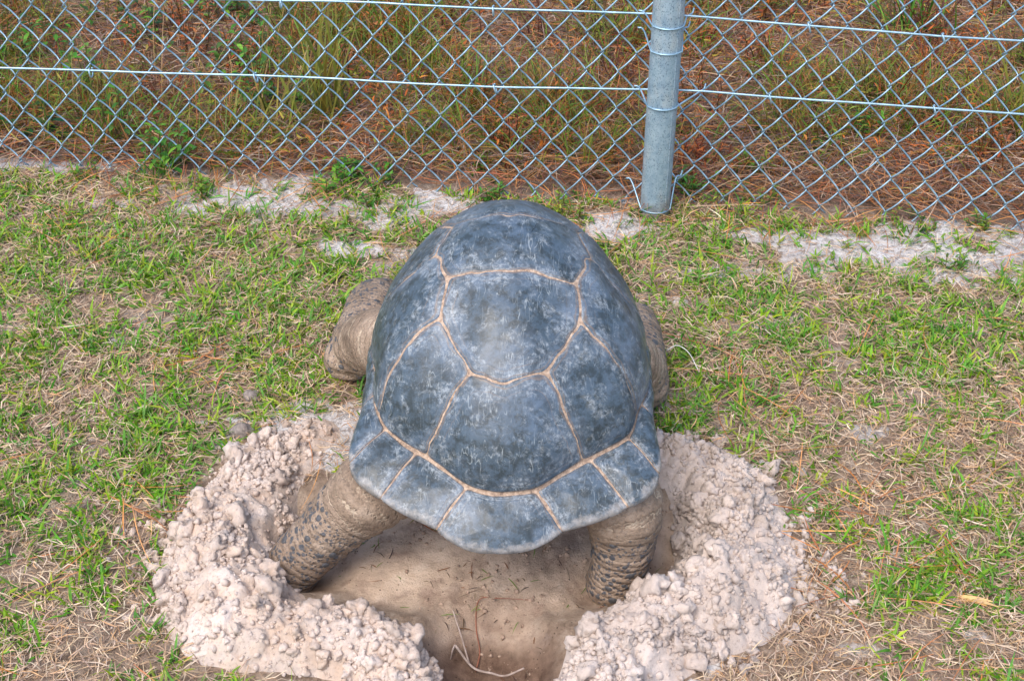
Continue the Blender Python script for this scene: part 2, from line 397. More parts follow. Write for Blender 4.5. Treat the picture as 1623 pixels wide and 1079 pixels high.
def spaced(lo, hi, step, far, grow=1.35):
    a = list(np.arange(lo, hi + 1e-6, step)); s = step; p = a[-1]; q = a[0]
    while p < far: s *= grow; p += s; q -= s; a.append(p); a.insert(0, q)
    return np.array(a)
gx = spaced(-1.7, 1.7, .010, 160); gy = spaced(1.0, 4.3, .010, 160)
GX, GY = np.meshgrid(gx, gy); nx, ny = len(gx), len(gy)
GZ = terrain(GX, GY)
idx = np.arange(nx * ny).reshape(ny, nx)
quads = np.stack([idx[:-1, :-1], idx[:-1, 1:], idx[1:, 1:], idx[1:, :-1]], -1).reshape(-1, 4)
fx, fy = GX.ravel(), GY.ravel()
g = obj('ground', np_mesh('ground', np.stack([fx, fy, GZ.ravel()], -1), quads, attrs=dict(bare=bare_mask(fx, fy), wild=wild_mask(fx, fy), pit=pit_mask(fx, fy), deep=deep_mask(fx, fy))), GROUND)
tag(g, 'sandy ground with thin lawn and a freshly dug hollow', 'ground', kind='structure')

# ------------------------------------------------------------------ dug sand heaps
def cell(x, y, seed):
    ix, iy = np.floor(x + 500).astype(np.int64), np.floor(y + 500).astype(np.int64); best = np.full(np.shape(x), 9.); val = np.zeros(np.shape(x))
    for a in (-1, 0, 1):
        for b in (-1, 0, 1):
            jx = lattice(ix + a, iy + b, ix * 0 + 1, seed); jy = lattice(ix + a, iy + b, ix * 0 + 2, seed)
            d = (ix + a + jx - x - 500) ** 2 + (iy + b + jy - y - 500) ** 2
            val = np.where(d < best, lattice(ix + a, iy + b, ix * 0 + 3, seed), val); best = np.minimum(best, d)
    return np.sqrt(best), val
def heap_z(x, y, R):
    w = .018 * fbm(x * 14, y * 14, 0, 3, 71); w2 = .018 * fbm(x * 14, y * 14, 0, 3, 73)
    m = ridge(x + w, y + w2, R)
    k = smooth(.0, .022, m)
    d1, v1 = cell(x * 34, y * 34, 81); d2, v2 = cell(x * 85, y * 85, 83); d3, v3 = cell(x * 190, y * 190, 85)
    lump = .015 * np.sqrt(np.clip(1 - (d1 / .75) ** 2, 0, 1)) * v1 + .008 * np.sqrt(np.clip(1 - (d2 / .75) ** 2, 0, 1)) * v2 + .0032 * np.sqrt(np.clip(1 - (d3 / .75) ** 2, 0, 1)) * v3
    return m, terrain(x, y) * (1 - .5 * k) + m * 1.0 + k * (lump - .004 + .014 * fbm(x * 12, y * 12, 0, 3, 77)) - .004 * (1 - k)

def lump_mesh(name, sub, seed, amp):
    bm = bmesh.new(); bmesh.ops.create_icosphere(bm, subdivisions=sub, radius=1)
    V = np.array([v.co[:] for v in bm.verts]); Fq = np.array([[v.index for v in f.verts] for f in bm.faces]); bm.free()
    n = fbm(V[:, 0] * 1.1, V[:, 1] * 1.1, V[:, 2] * 1.1, 2, seed) * amp * 1.5 + fbm(V[:, 0] * 3.2, V[:, 1] * 3.2, V[:, 2] * 3.2, 3, seed + 3) * amp * .95
    V = V * (1 + n)[:, None] * np.array([1, .88, .78])
    return V, Fq
CLODS = [lump_mesh('clod', 3, 100 + 7 * i, .8) for i in range(5)]
CRUMBS = [lump_mesh('crumb', 1, 200 + 7 * i, .9) for i in range(7)]
def rot_mats(n):
    q = RNG.normal(size=(n, 4)); q /= np.linalg.norm(q, axis=1, keepdims=True); a, b, c, d = q.T
    return np.stack([1 - 2 * (c * c + d * d), 2 * (b * c - a * d), 2 * (b * d + a * c), 2 * (b * c + a * d), 1 - 2 * (b * b + d * d), 2 * (c * d - a * b), 2 * (b * d - a * c), 2 * (c * d + a * b), 1 - 2 * (b * b + c * c)], -1).reshape(-1, 3, 3)

def heap(name, label, R, material, extra):
    x0, x1, y0, y1 = R[:, 0].min() - .14, R[:, 0].max() + .14, R[:, 1].min() - .1, R[:, 1].max() + .12
    X, Y = np.meshgrid(np.arange(x0, x1, .0036), np.arange(y0, y1, .0036)); m, Z = heap_z(X, Y, R)
    keep = m > .0004
    for _ in range(2):
        kk = keep.copy(); kk[1:] |= keep[:-1]; kk[:-1] |= keep[1:]; kk[:, 1:] |= keep[:, :-1]; kk[:, :-1] |= keep[:, 1:]; keep = kk
    Z = np.where(m > .0004, Z, terrain(X, Y) - .008); fk = keep[:-1, :-1] & keep[1:, :-1] & keep[:-1, 1:] & keep[1:, 1:]
    ii = np.arange(X.size).reshape(X.shape)
    Q = np.stack([ii[:-1, :-1], ii[:-1, 1:], ii[1:, 1:], ii[1:, :-1]], -1)[fk]
    u, inv = np.unique(Q, return_inverse=True); V = np.stack([X.ravel()[u], Y.ravel()[u], Z.ravel()[u]], -1)
    root = thing(name, label, 'sand heap')
    obj('heap_body', np_mesh('heap_body', V, inv.reshape(-1, 4)), material, root)
    # loose clods
    n = 60000; px = RNG.uniform(x0, x1, n); py = RNG.uniform(y0, y1, n); mm, zz = heap_z(px, py, R)
    ok = RNG.random(n) < np.clip(mm / .02, .12, 1) * (.10 + .90 * smooth(-.08, .22, fbm(px * 9, py * 9, 0, 3, 91)))
    ok &= mm > .0015
    px, py, zz = px[ok], py[ok], zz[ok]
    edge = RNG.random(len(px))
    r = .0016 + .0062 * edge ** 3.6 + .013 * (RNG.random(len(px)) < .028) * RNG.random(len(px))
    # stray crumbs just outside the foot of the heap
    ex, ey, er = extra; px = np.r_[px, ex]; py = np.r_[py, ey]; zz = np.r_[zz, np.maximum(terrain(ex, ey), heap_z(ex, ey, R)[1])]; r = np.r_[r, er]
    order = np.argsort(-r); px, py, zz, r = px[order], py[order], zz[order], r[order]
    nb = 170
    mes = [np_mesh('clod', v, f) for v, f in CLODS]
    for i in range(nb):
        o = obj('clod', mes[i % 5], material, root)
        o.location = (px[i], py[i], zz[i] + r[i] * .2); o.scale = (r[i],) * 3
        o.rotation_euler = tuple(RNG.uniform(0, 6.28, 3))
    px, py, zz, r = px[nb:4300], py[nb:4300], zz[nb:4300], r[nb:4300]
    Rm = rot_mats(len(px)); VV, FF, off = [], [], 0
    for i in range(len(px)):
        v, f = CRUMBS[i % 7]; VV.append((v * r[i]) @ Rm[i].T + (px[i], py[i], zz[i] + r[i] * .1)); FF.append(f + off); off += len(v)
    c = obj('crumbs', np_mesh('crumbs', np.vstack(VV), np.vstack(FF)), material, root); c['kind'] = 'stuff'
    return root
def stray(pts, n, spread):
    P = np.array(pts); k = RNG.integers(0, len(P), n); return P[k, 0] + RNG.normal(0, spread, n), P[k, 1] + RNG.normal(0, spread, n), .0025 + .008 * RNG.random(n) ** 3
def add_big(e, L):
    L = np.array(L); return np.r_[e[0], L[:, 0]], np.r_[e[1], L[:, 1]], np.r_[e[2], L[:, 2]]
heap('sand_heap', 'cream coloured sand heap thrown up to the left of the tortoise', RIDGE_L, SAND_L,
     add_big(stray([(-.55, 1.58), (-.53, 1.50), (-.53, 1.72), (-.47, 1.84), (-.40, 1.42), (-.3, 1.37), (-.4, 1.9), (-.57, 1.65)], 520, .035),
             [(-.40, 1.56, .024), (-.375, 1.535, .020), (-.44, 1.64, .018), (-.50, 1.66, .02), (-.545, 1.53, .018), (-.53, 1.49, .016), (-.36, 1.50, .018), (-.30, 1.44, .018), (-.46, 1.55, .02), (-.475, 1.83, .02), (-.37, 1.47, .022), (-.52, 1.60, .018)]))
heap('sand_heap', 'greyish pink crumbly sand heap thrown up to the right of the tortoise', RIDGE_R, SAND_R,
     add_big(stray([(.45, 1.55), (.45, 1.66), (.43, 1.78), (.36, 1.46), (.47, 1.5), (.30, 1.4), (.34, 1.85), (.47, 1.6)], 520, .035),
             [(.20, 1.505, .022), (.225, 1.515, .024), (.25, 1.49, .026), (.215, 1.47, .02), (.245, 1.46, .017), (.285, 1.515, .016), (.30, 1.53, .014), (.19, 1.475, .016), (.33, 1.71, .016), (.44, 1.79, .018), (.445, 1.49, .016)]))

# ------------------------------------------------------------------ the tortoise
# theta(deg), rim r, rim z, seam r, seam z
RT=[(-147, 0.272, 0.222, 0.245, 0.272), (-140, 0.303, 0.22, 0.2716, 0.2533), (-133, 0.355, 0.215, 0.2861, 0.2428), (-130, 0.3701, 0.205, 0.2913, 0.2384), (-127.6, 0.3754, 0.198, 0.2924, 0.2353), (-122.7, 0.375, 0.19, 0.2947, 0.229), (-115.8, 0.3786, 0.18, 0.2951, 0.223), (-107.2, 0.3809, 0.17, 0.3088, 0.2155), (-103.5, 0.39, 0.16, 0.321, 0.2111), (-99.2, 0.399, 0.152, 0.3312, 0.207), (-93.7, 0.4, 0.15, 0.3338, 0.2042), (-87.4, 0.398, 0.15, 0.333, 0.206), (-83.2, 0.392, 0.153, 0.3321, 0.2073), (-77.6, 0.376, 0.165, 0.3172, 0.2131), (-70.3, 0.3829, 0.175, 0.3036, 0.22), (-62.4, 0.3845, 0.185, 0.2989, 0.2258), (-56.8, 0.387, 0.195, 0.3, 0.2309), (-52.5, 0.3725, 0.205, 0.3012, 0.2358), (-48.6, 0.345, 0.215, 0.2888, 0.2413), (-43.7, 0.3094, 0.223, 0.2752, 0.2479), (-35, 0.2683, 0.224, 0.2641, 0.2551), (-20, 0.2373, 0.213, 0.2305, 0.262), (0, 0.226, 0.2, 0.2192, 0.245), (20, 0.2211, 0.195, 0.2147, 0.245), (45, 0.2429, 0.195, 0.2318, 0.25), (70, 0.2638, 0.2, 0.2533, 0.258), (90, 0.264, 0.205, 0.2528, 0.262), (110, 0.2638, 0.2, 0.2533, 0.258), (135, 0.2429, 0.195, 0.2318, 0.25), (160, 0.2211, 0.195, 0.2147, 0.245), (180, 0.226, 0.2, 0.2192, 0.245), (200, 0.2373, 0.213, 0.2305, 0.262)]
# theta, P1 rho, P1 zeta, P2 rho
BT=[(-90,1.02,.36,.44),(-50,1.01,.44,.45),(0,1.,.45,.38),(50,1.,.425,.365),(90,1.,.4,.35),(130,1.,.425,.365),(180,1.,.45,.38),(230,1.01,.44,.45)]
ZT=.484; AXY=(-.005,1.86)
def _per(T,n=1440,sig=1.5):
    T=np.array(sorted([(a%360,)+tuple(r) for a,*r in T]));th=np.arange(n)*360/n
    out=[]
    for c in range(1,T.shape[1]):
        y=np.interp(th,np.r_[T[-1,0]-360,T[:,0],T[0,0]+360],np.r_[T[-1,c],T[:,c],T[0,c]])
        k=np.fft.rfftfreq(n,360/n);out.append(np.fft.irfft(np.fft.rfft(y)*np.exp(-2*(np.pi*k*sig)**2),n))
    return np.array(out)
RTS=_per(RT,sig=1.6);BTS=_per(BT,sig=14)
def _look(A,th):
    n=A.shape[1];f=(np.asarray(th)%360)*n/360;i=np.floor(f).astype(int);f=f-i
    return A[:,i%n]*(1-f)+A[:,(i+1)%n]*f
RS=.8
def shell_pt(X,Y):
    """disk coords -> local xyz (axis at origin)"""
    R=np.hypot(X,Y);th=np.degrees(np.arctan2(Y,X))
    rr,zr,rs,zs=_look(RTS,th);a,b,c=_look(BTS,th)
    u=np.clip(1-R/RS,0,1)
    rho=(1-u)**3+3*u*(1-u)**2*a+3*u*u*(1-u)*c
    ze=3*u*(1-u)**2*b+3*u*u*(1-u)+u**3
    r=rs*rho;z=zs+(ZT-zs)*ze
    m=np.clip((R-RS)/(1-RS),0,None);mm=np.clip(m,0,1)
    bul=4*mm*(1-mm)*.0045
    r2=rs+(rr-rs)*mm+bul*.8;z2=zs+(zr-zs)*mm+bul*.6
    e=np.clip(m-1,0,1)  # lip below the rim, R 1..1.2
    r2=r2-e*.06;z2=z2-.012*np.sin(np.clip(e*6,0,np.pi/2))+.02*e
    k=R>RS
    r=np.where(k,r2,r);z=np.where(k,z2,z)
    t=np.radians(th);return np.stack([r*np.cos(t),r*np.sin(t),z],-1)

def tri_fan_rings(nb, nr):
    j = np.arange(nb); j2 = (j + 1) % nb; T = []
    for i in range(nr - 1):
        a, b = i * nb, (i + 1) * nb
        T += [np.stack([a + j, a + j2, b + j2], -1), np.stack([a + j, b + j2, b + j], -1)]
    c = nr * nb; a = (nr - 1) * nb
    T.append(np.stack([a + j, a + j2, np.full(nb, c)], -1))
    return np.vstack(T)
def shell_n(X, Y, e=2e-3):
    a = shell_pt(X + e, Y) - shell_pt(X - e, Y); b = shell_pt(X, Y + e) - shell_pt(X, Y - e)
    n = np.cross(a, b); return n / (np.linalg.norm(n, axis=-1, keepdims=True) + 1e-12)

tort = thing('giant_tortoise', 'giant tortoise with blue-grey domed shell digging a nest hollow, seen from behind', 'tortoise', (AXY[0], AXY[1], 0))
# horny base of the carapace; it shows as the tan seams between the plates
nth = 240; Rr = np.r_[np.linspace(.01, .78, 60), np.linspace(.79, 1.0, 18), np.linspace(1.01, 1.35, 12)]
TH, RR = np.meshgrid(np.arange(nth) * 2 * np.pi / nth, Rr)
V = shell_pt(RR * np.cos(TH), RR * np.sin(TH)).reshape(-1, 3)
ii = np.arange(V.shape[0]).reshape(len(Rr), nth); jn = np.roll(ii, -1, 1)
Q = np.stack([ii[:-1], ii[1:], jn[1:], jn[:-1]], -1).reshape(-1, 4)
top = len(V); V = np.vstack([V, shell_pt(np.zeros(1), np.zeros(1))])
Q = np.vstack([Q, np.stack([ii[0, 0:nth:2], ii[0, 1:nth:2], np.roll(ii[0], -2)[0:nth:2], np.full(nth // 2, top)], -1)])
carapace = obj('carapace', np_mesh('carapace', V, Q), SEAM, tort)

A = dict(A_L=(-.264, .075), A1=(-.135, .008), A2=(.021, -.008), A3=(.188, .030), A_R=(.322, .13), B_L=(-.299, -.114), B_R=(.345, -.088),
    cBL=[(-.386, -.119), (-.497, -.093), (-.64, -.04)], cBR=[(.41, -.149), (.525, -.15), (.66, -.11)],
    C_L=(-.189, -.219), c1=(-.104, -.216), c2=(-.029, -.199), c3=(.015, -.203), c4=(.119, -.223), C_R=(.211, -.23), D_L=(-.208, -.334), D_R=(.211, -.335),
    cDL=[(-.249, -.345), (-.321, -.382), (-.387, -.425), (-.451, -.478)], cDR=[(.265, -.364), (.32, -.405), (.383, -.451), (.45, -.506)],
    E_L=(-.107, -.454), e1=(-.066, -.453), e2=(-.01, -.479), e3=(.048, -.459), E_R=(.109, -.459), de_L=(-.171, -.385), de_R=(.161, -.407),
    F_L=(-.314, -.701), f_L=(-.188, -.546), F_R=(.271, -.724), f_R=(.151, -.521),
    G_L=(-.32, .27), G_R=(.36, .29), H_L=(-.2, .45), H_R=(.23, .46))
RI, RO = .791, .804                       # inner and outer edge of the groove between dome and rim plates
def pol(r, deg): return (r * math.cos(rad(deg)), r * math.sin(rad(deg)))
def arc(r, a, b):
    n = max(2, int(abs(b - a) / 2)); return [pol(r, a + (b - a) * i / n) for i in range(n + 1)]
g_ = lambda *ks: [p for k in ks for p in (A[k] if isinstance(A[k], list) else [A[k]])]
rv = lambda k: list(reversed(A[k]))
c1L = [(-.46, .36)]; c1R = [(.5, .38)]
SC = []   # (kind, polygon)
SC.append(('vertebral', g_('E_L', 'e1', 'e2', 'e3', 'E_R', 'f_R') + arc(RI, -68.5, -114.5) + g_('f_L')))
SC.append(('vertebral', g_('C_L', 'c1', 'c2', 'c3', 'c4', 'C_R', 'D_R', 'de_R', 'E_R', 'e3', 'e2', 'e1', 'E_L', 'de_L', 'D_L')))
SC.append(('vertebral', g_('A_L', 'A1', 'A2', 'A3', 'A_R', 'B_R', 'C_R', 'c4', 'c3', 'c2', 'c1', 'C_L', 'B_L')))
SC.append(('vertebral', g_('A_L', 'A1', 'A2', 'A3', 'A_R', 'G_R', 'H_R', 'H_L', 'G_L')))
SC.append(('vertebral', g_('H_L', 'H_R') + arc(RI, 62, 118)))
SC.append(('costal', g_('D_L', 'de_L', 'E_L', 'f_L') + arc(RI, -114.5, -134) + rv('cDL')))
SC.append(('costal', g_('D_R', 'de_R', 'E_R', 'f_R') + arc(RI, -68.5, -47) + rv('cDR')))
SC.append(('costal', g_('B_L', 'C_L', 'D_L', 'cDL') + arc(RI, -134, -179) + rv('cBL')))
SC.append(('costal', g_('B_R', 'C_R', 'D_R', 'cDR') + arc(RI, -47, -6) + rv('cBR')))
SC.append(('costal', g_('A_L', 'B_L', 'cBL') + arc(RI, -179, -214) + c1L + g_('G_L')))
SC.append(('costal', g_('A_R', 'B_R', 'cBR') + arc(RI, -6, 35) + c1R + g_('G_R')))
SC.append(('costal', g_('G_L') + c1L + arc(RI, 146, 118) + g_('H_L')))
SC.append(('costal', g_('G_R') + c1R + arc(RI, 35, 62) + g_('H_R')))
MS = [(-101, -107), (-83, -77), (-66, -62), (-53, -52), (-41, -40), (-28, -27), (-12, -12), (4, 4), (20, 20), (36, 36), (52, 52), (68, 68), (84, 84), (96, 96), (112, 112), (128, 128), (144, 144), (160, 160), (176, 176), (191, 191), (206, 206), (218, 217), (230, 228), (242, 239), (259, 253)]
for i in range(len(MS) - 1):
    (a0, a1), (b0, b1) = MS[i], MS[i + 1]
    SC.append(('marginal', arc(RO, a0, b0) + arc(1.045, b1, a1)))

def resample(P, step):
    P = np.array(P + [P[0]], float); d = np.r_[0, np.cumsum(np.hypot(*np.diff(P, axis=0).T))]
    keep = np.r_[True, np.diff(d) > 1e-6]; P, d = P[keep], d[keep]
    n = int(d[-1] / step); t = np.linspace(0, d[-1], n, endpoint=False)
    return np.stack([np.interp(t, d, P[:, 0]), np.interp(t, d, P[:, 1])], -1)
RINGS = np.array([1, .988, .975, .955, .93, .90, .87, .835, .80, .76, .71, .65, .58, .5, .4, .28, .14])
for kind, P in SC:
    b = resample(P, .011)
    for _ in range(2): b = .5 * b + .25 * (np.roll(b, 1, 0) + np.roll(b, -1, 0))
    jx = fbm(b[:, 0] * 16, b[:, 1] * 16, 0, 3, 301) * .012; jy = fbm(b[:, 0] * 16, b[:, 1] * 16, 0, 3, 303) * .012
    rr = np.hypot(b[:, 0], b[:, 1]); k = 1 - smooth(.74, .79, rr) * .75; b = b + np.stack([jx, jy], -1) * k[:, None]
    tg = np.roll(b, -1, 0) - np.roll(b, 1, 0); nrm = np.stack([-tg[:, 1], tg[:, 0]], -1); nrm /= np.linalg.norm(nrm, axis=1, keepdims=True) + 1e-9
    area = .5 * np.sum(b[:, 0] * np.roll(b[:, 1], -1) - np.roll(b[:, 0], -1) * b[:, 1])
    if area < 0: b = b[::-1]; nrm = nrm[::-1] * 1; tg = np.roll(b, -1, 0) - np.roll(b, 1, 0); nrm = np.stack([-tg[:, 1], tg[:, 0]], -1); nrm /= np.linalg.norm(nrm, axis=1, keepdims=True) + 1e-9
    b = b + nrm * ((.0022 if kind == 'marginal' else .0009) + .0030 * fbm(b[:, 0] * 14, b[:, 1] * 14, 0, 3, 305))[:, None]
    if kind == 'marginal':
        ang = np.unwrap(np.arctan2(b[:, 1], b[:, 0])); cr, ca = .905, (ang.min() + ang.max()) / 2; c = np.array([cr * math.cos(ca), cr * math.sin(ca)])
    else: c = b.mean(0)
    if kind == 'vertebral' and abs(c[1] + .09) < .05: c = np.array([.02, -.13])      # keeps the broad third plate star-shaped
    nb = len(b); D = np.vstack([c + s * (b - c) for s in RINGS] + [c[None]]); s = np.r_[np.repeat(RINGS, nb), 0]
    rD = np.hypot(D[:, 0], D[:, 1])
    h = -.0010 + .0024 * smooth(1, .965, s) + .0010 * (1 - s * s) + .0007 * np.sin(s * 110) * smooth(.72, .88, s) * (1 - smooth(.965, 1, s)) + .0010 * smooth(.42, .3, s)
    h = h + .0012 * fbm(D[:, 0] * 9, D[:, 1] * 9, 0, 3, 307)
    if kind == 'marginal': h = np.where(rD > .985, np.maximum(h, .0012), h) + .002 * (1 - s * s)
    Vv = shell_pt(D[:, 0], D[:, 1]) + shell_n(D[:, 0], D[:, 1]) * h[:, None]
    T = tri_fan_rings(nb, len(RINGS))
    rim = smooth(.90, 1.01, rD) if kind == 'marginal' else np.zeros(len(rD))
    o = obj('scute', np_mesh('scute', Vv, T, attrs=dict(edge=smooth(.45, 1., s), rim=rim)), SCUTE, carapace)

# soft body: trunk, limbs, neck, head and tail as one skin
LIMBS = {
 'hindL': [(-.11, -.13, .15, .075), (-.202, -.235, .135, .066), (-.249, -.247, .095, .055), (-.300, -.257, .04, .048), (-.338, -.266, .0, .046), (-.356, -.27, -.028, .046)],
 'hindR': [(.09, -.13, .15, .075), (.168, -.255, .135, .066), (.180, -.276, .07, .053), (.176, -.284, .01, .047), (.164, -.288, -.035, .044)],
 'foreL': [(-.12, .08, .15, .075), (-.225, .165, .12, .062), (-.276, .228, .068, .054), (-.268, .29, .06, .058), (-.262, .37, .055, .054), (-.25, .47, .0, .046)],
 'foreR': [(.12, .05, .15, .075), (.20, .10, .12, .062), (.235, .14, .075, .050), (.240, .22, .065, .048), (.240, .30, .055, .046), (.239, .38, .0, .046)],
 'neck': [(0, .18, .18, .08), (0, .30, .17, .055), (0, .38, .165, .05), (0, .45, .15, .052), (0, .50, .135, .048), (0, .535, .12, .032)],
 'tail': [(0, -.25, .14, .05), (0, -.29, .13, .03), (.0, -.325, .115, .018), (.0, -.34, .105, .010)],
}
parts = []; PL = {}
def ico(c, r, sub=3):
    bm = bmesh.new(); bmesh.ops.create_icosphere(bm, subdivisions=sub, radius=1)
    v = np.array([q.co[:] for q in bm.verts]) * np.array(r) + np.array(c); f = np.array([[q.index for q in p.verts] for p in bm.faces]); bm.free(); return v, f
VV, FF, off = [], [], 0
def addp(v, f):
    global off
    VV.append(v); FF.extend([tuple(int(q) + off for q in r) for r in f]); off += len(v)
addp(*ico((0, -.02, .20), (.20, .30, .10), 4))
for nme, L in LIMBS.items():
    P = catmull(L, 60); PL[nme] = P
    for p in P[::3]: addp(*ico(p[:3], (p[3],) * 3, 3))
    addp(*tube_np(P[:, :3], P[:, 3], 20))
addp(*ico((-.297, .218, .045), (.050, .046, .045))); addp(*ico((.248, .136, .045), (.043, .046, .045)))     # elbow folds
tm = bpy.data.meshes.new('body_tmp'); tm.from_pydata(np.vstack(VV).tolist(), [], FF)
to = bpy.data.objects.new('body_tmp', tm); C.objects.link(to)
rm = to.modifiers.new('remesh', 'REMESH'); rm.mode = 'VOXEL'; rm.voxel_size = .0052
sm = to.modifiers.new('smooth', 'SMOOTH'); sm.iterations = 7; sm.factor = .5
dg = bpy.context.evaluated_depsgraph_get()
bme = bpy.data.meshes.new_from_object(to.evaluated_get(dg)); bme.name = 'body'
bpy.data.objects.remove(to); bpy.data.meshes.remove(tm)
n = len(bme.vertices); co = np.zeros(n * 3, np.float32); bme.vertices.foreach_get('co', co); co = co.reshape(-1, 3).astype(float)
no = np.zeros(n * 3, np.float32); bme.vertices.foreach_get('normal', no); no = no.reshape(-1, 3).astype(float)
best = np.full(n, 9.); along = np.zeros(n); frac = np.zeros(n); limb = np.zeros(n, int)
for li, (nme, P) in enumerate(PL.items()):
    ds = np.r_[0, np.cumsum(np.linalg.norm(np.diff(P[:, :3], axis=0), axis=1))]
    for i in range(len(P)):
        d = np.linalg.norm(co - P[i, :3], axis=1) / P[i, 3]
        k = d < best; best = np.where(k, d, best); along = np.where(k, ds[i], along); frac = np.where(k, i / len(P), frac); limb = np.where(k, li, limb)
scaly = np.where(limb < 2, smooth(.22, .5, frac), np.where(limb < 4, smooth(.15, .5, frac), .3)) * smooth(2.0, 1.5, best)
wr = np.where(limb < 2, smooth(.8, .45, frac), .35)
along2 = along + .02 * fbm(co[:, 0] * 14, co[:, 1] * 14, co[:, 2] * 14, 2, 401)
# heavy loose folds on the upper hind legs, soft knobs lower down
co = co + no * (.0042 * wr * (np.abs(np.sin(along2 * 110)) - .5) + .002 * fbm(co[:, 0] * 30, co[:, 1] * 30, co[:, 2] * 30, 3, 403))[:, None]
# skin folds above the fore feet
for li, c in ((2, (-.295, .205, .05)), (3, (.258, .12, .05))):
    k = (limb == li) * np.exp(-np.sum((co - np.array(c)) ** 2, 1) / .055 ** 2)
    co = co + no * (.0035 * k * np.sin((co[:, 2] * 1.0 - co[:, 1] * .4) * 230))[:, None]
bme.vertices.foreach_set('co', co.astype(np.float32).ravel())
for an, av in (('along', along), ('scaly', scaly)):
    at = bme.attributes.new(an, 'FLOAT', 'POINT'); at.data.foreach_set('value', av.astype(np.float32))
bme.polygons.foreach_set('use_smooth', np.ones(len(bme.polygons), bool)); bme.update()
bme.materials.clear()
body = obj('body', bme, SKIN, tort)
# horny scales on the limbs, largest towards elbow and foot
sv, sf = lump_mesh('scale', 2, 611, .16); scale_me = np_mesh('scale', sv * np.array([1, 1, .45]), sf)
for li in range(4):
    cand = np.where((limb == li) & (scaly > .45) & (best > .8))[0]; RNG.shuffle(cand)
    got = []; want = 150
    for q in cand:
        big = .0024 + (.0062 if li < 2 else .0075) * RNG.random() ** 3. * (.3 + .7 * scaly[q])
        if all(np.linalg.norm(co[q] - p) > (big + r) * 1.22 for p, r in got):
            got.append((co[q], big))
            o = obj('scale', scale_me, SCALE, body); o.location = tuple(co[q] - no[q] * big * .12)
            o.rotation_euler = Vector(no[q]).to_track_quat('Z', 'Y').to_euler(); s_ = big * RNG.uniform(.85, 1.15); o.scale = (big, s_, big)
            if len(got) >= want: break
# claws
cv, cf = tube_np(catmull([(0, 0, 0), (0, .012, .001), (0, .024, -.004), (0, .032, -.010)], 8), np.linspace(.0075, .0012, 8), 8)
claw_me = np_mesh('claw', cv, cf)
for nme, dirv in (('hindL', -2.6), ('hindR', -1.3), ('foreL', 1.7), ('foreR', 1.4)):
    f = PL[nme][-1]
    for k in range(4):
        a = dirv + (k - 1.5) * .42
        o = obj('claw', claw_me, CLAW, body); o.location = (f[0] + math.cos(a) * f[3] * .85, f[1] + math.sin(a) * f[3] * .85, f[2] - .012); o.rotation_euler = (0, 0, a - math.pi / 2)
# eyes on the head that points away
ev, ef = ico((0, 0, 0), (1, 1, 1), 2); eye_me = np_mesh('eye', ev, ef)
for s_ in (-1, 1):
    o = obj('eye', eye_me, CLAW, body); o.location = (s_ * .040, .505, .148); o.scale = (.008,) * 3
# plastron: the flat shell underneath
pv, pf = ico((0, -.01, .155), (.185, .30, .05), 4); pv[:, 2] = np.maximum(pv[:, 2], .098)
obj('plastron', np_mesh('plastron', pv, pf), SEAM, tort)

# ------------------------------------------------------------------ chain-link fence and post
HX, PZ, Z0 = .035, .0855, .2865            # half diamond width, diamond height, height of a knot row
fence = thing('chain_link_fence', 'galvanised chain-link fence of woven diamonds with two plain line wires', 'fence', (0, 0, 0))
def mesh_wire(odd):
    pts = []; n0, n1 = -7, 24               # half rows
    for h in range(n0, n1):
        z_a, z_b = Z0 + h * PZ / 2, Z0 + (h + 1) * PZ / 2
        left_start = (h % 2 == 0) ^ odd     # on even half rows the wire sits in the left column
        xa, xb = (0, HX) if left_start else (HX, 0)
        sgn = -1 if left_start else 1       # rising to the right = front, rising to the left = back
        for t in np.linspace(0, 1, 6, endpoint=False):
            tx = float(np.clip((t - .07) / .86, 0, 1)); e = .0022
            x = xa + (xb - xa) * tx; x += (e if x > HX / 2 else -e) * (1 - min(1, 6 * min(t, 1 - t)))
            pts.append((x, sgn * .0062 * math.sin(math.pi * t), z_a + (z_b - z_a) * t))
    pts = np.array(pts); pts = pts[pts[:, 2] > .004]
    V, Fq = tube_np(pts, .00185, 6); return np_mesh('mesh_wire', V, Fq)
WM = [mesh_wire(False), mesh_wire(True)]
def ground_gap(x): return float(terrain(np.array([x]), fence_y(np.array([x])))[0])
k0 = int(round((-1.9 - .2611) / HX)); xk = .2611 + k0 * HX; k = k0; 
while xk < 1.75:
    o = obj('mesh_wire', WM[k % 2], WIRE, fence)
    sl = -.085 if xk < POST_XY[0] else -.165
    o.location = (xk, float(fence_y(xk)), max(-.012, min(.012, ground_gap(xk) - .014)) + RNG.uniform(-.0015, .0015)); o.rotation_euler = (0, rad(RNG.normal(0, .22)), math.atan(sl)); o.scale = (1.0 / math.cos(math.atan(sl)) * 1.0, 1, 1)
    xk += HX; k += 1
def line_wire(zs, name='line_wire'):
    X = np.linspace(-2.0, 1.85, 110); z = np.interp(X, *zip(*zs)) + .0022 * fbm(X * 5, X * 0, 0, 2, 17)
    V, Fq = tube_np(np.stack([X, fence_y(X) - .0115 + .0015 * fbm(X * 4, X * 0, 0, 2, 19), z], -1), .0024, 8); return obj(name, np_mesh(name, V, Fq), WIRE, fence)
LOW = [(-2, .279), (-1.13, .2775), (-.56, .2825), (-.036, .277), (.26, .283), (.41, .288), (.88, .2875), (1.9, .287)]
UP = [(-2, .452), (-.49, .455), (-.28, .4595), (-.04, .4545), (.27, .4545), (.6, .4515), (.87, .446), (1.9, .45)]
line_wire(LOW); line_wire(UP); line_wire([(-2, .98), (1.9, .98)], 'top_wire')
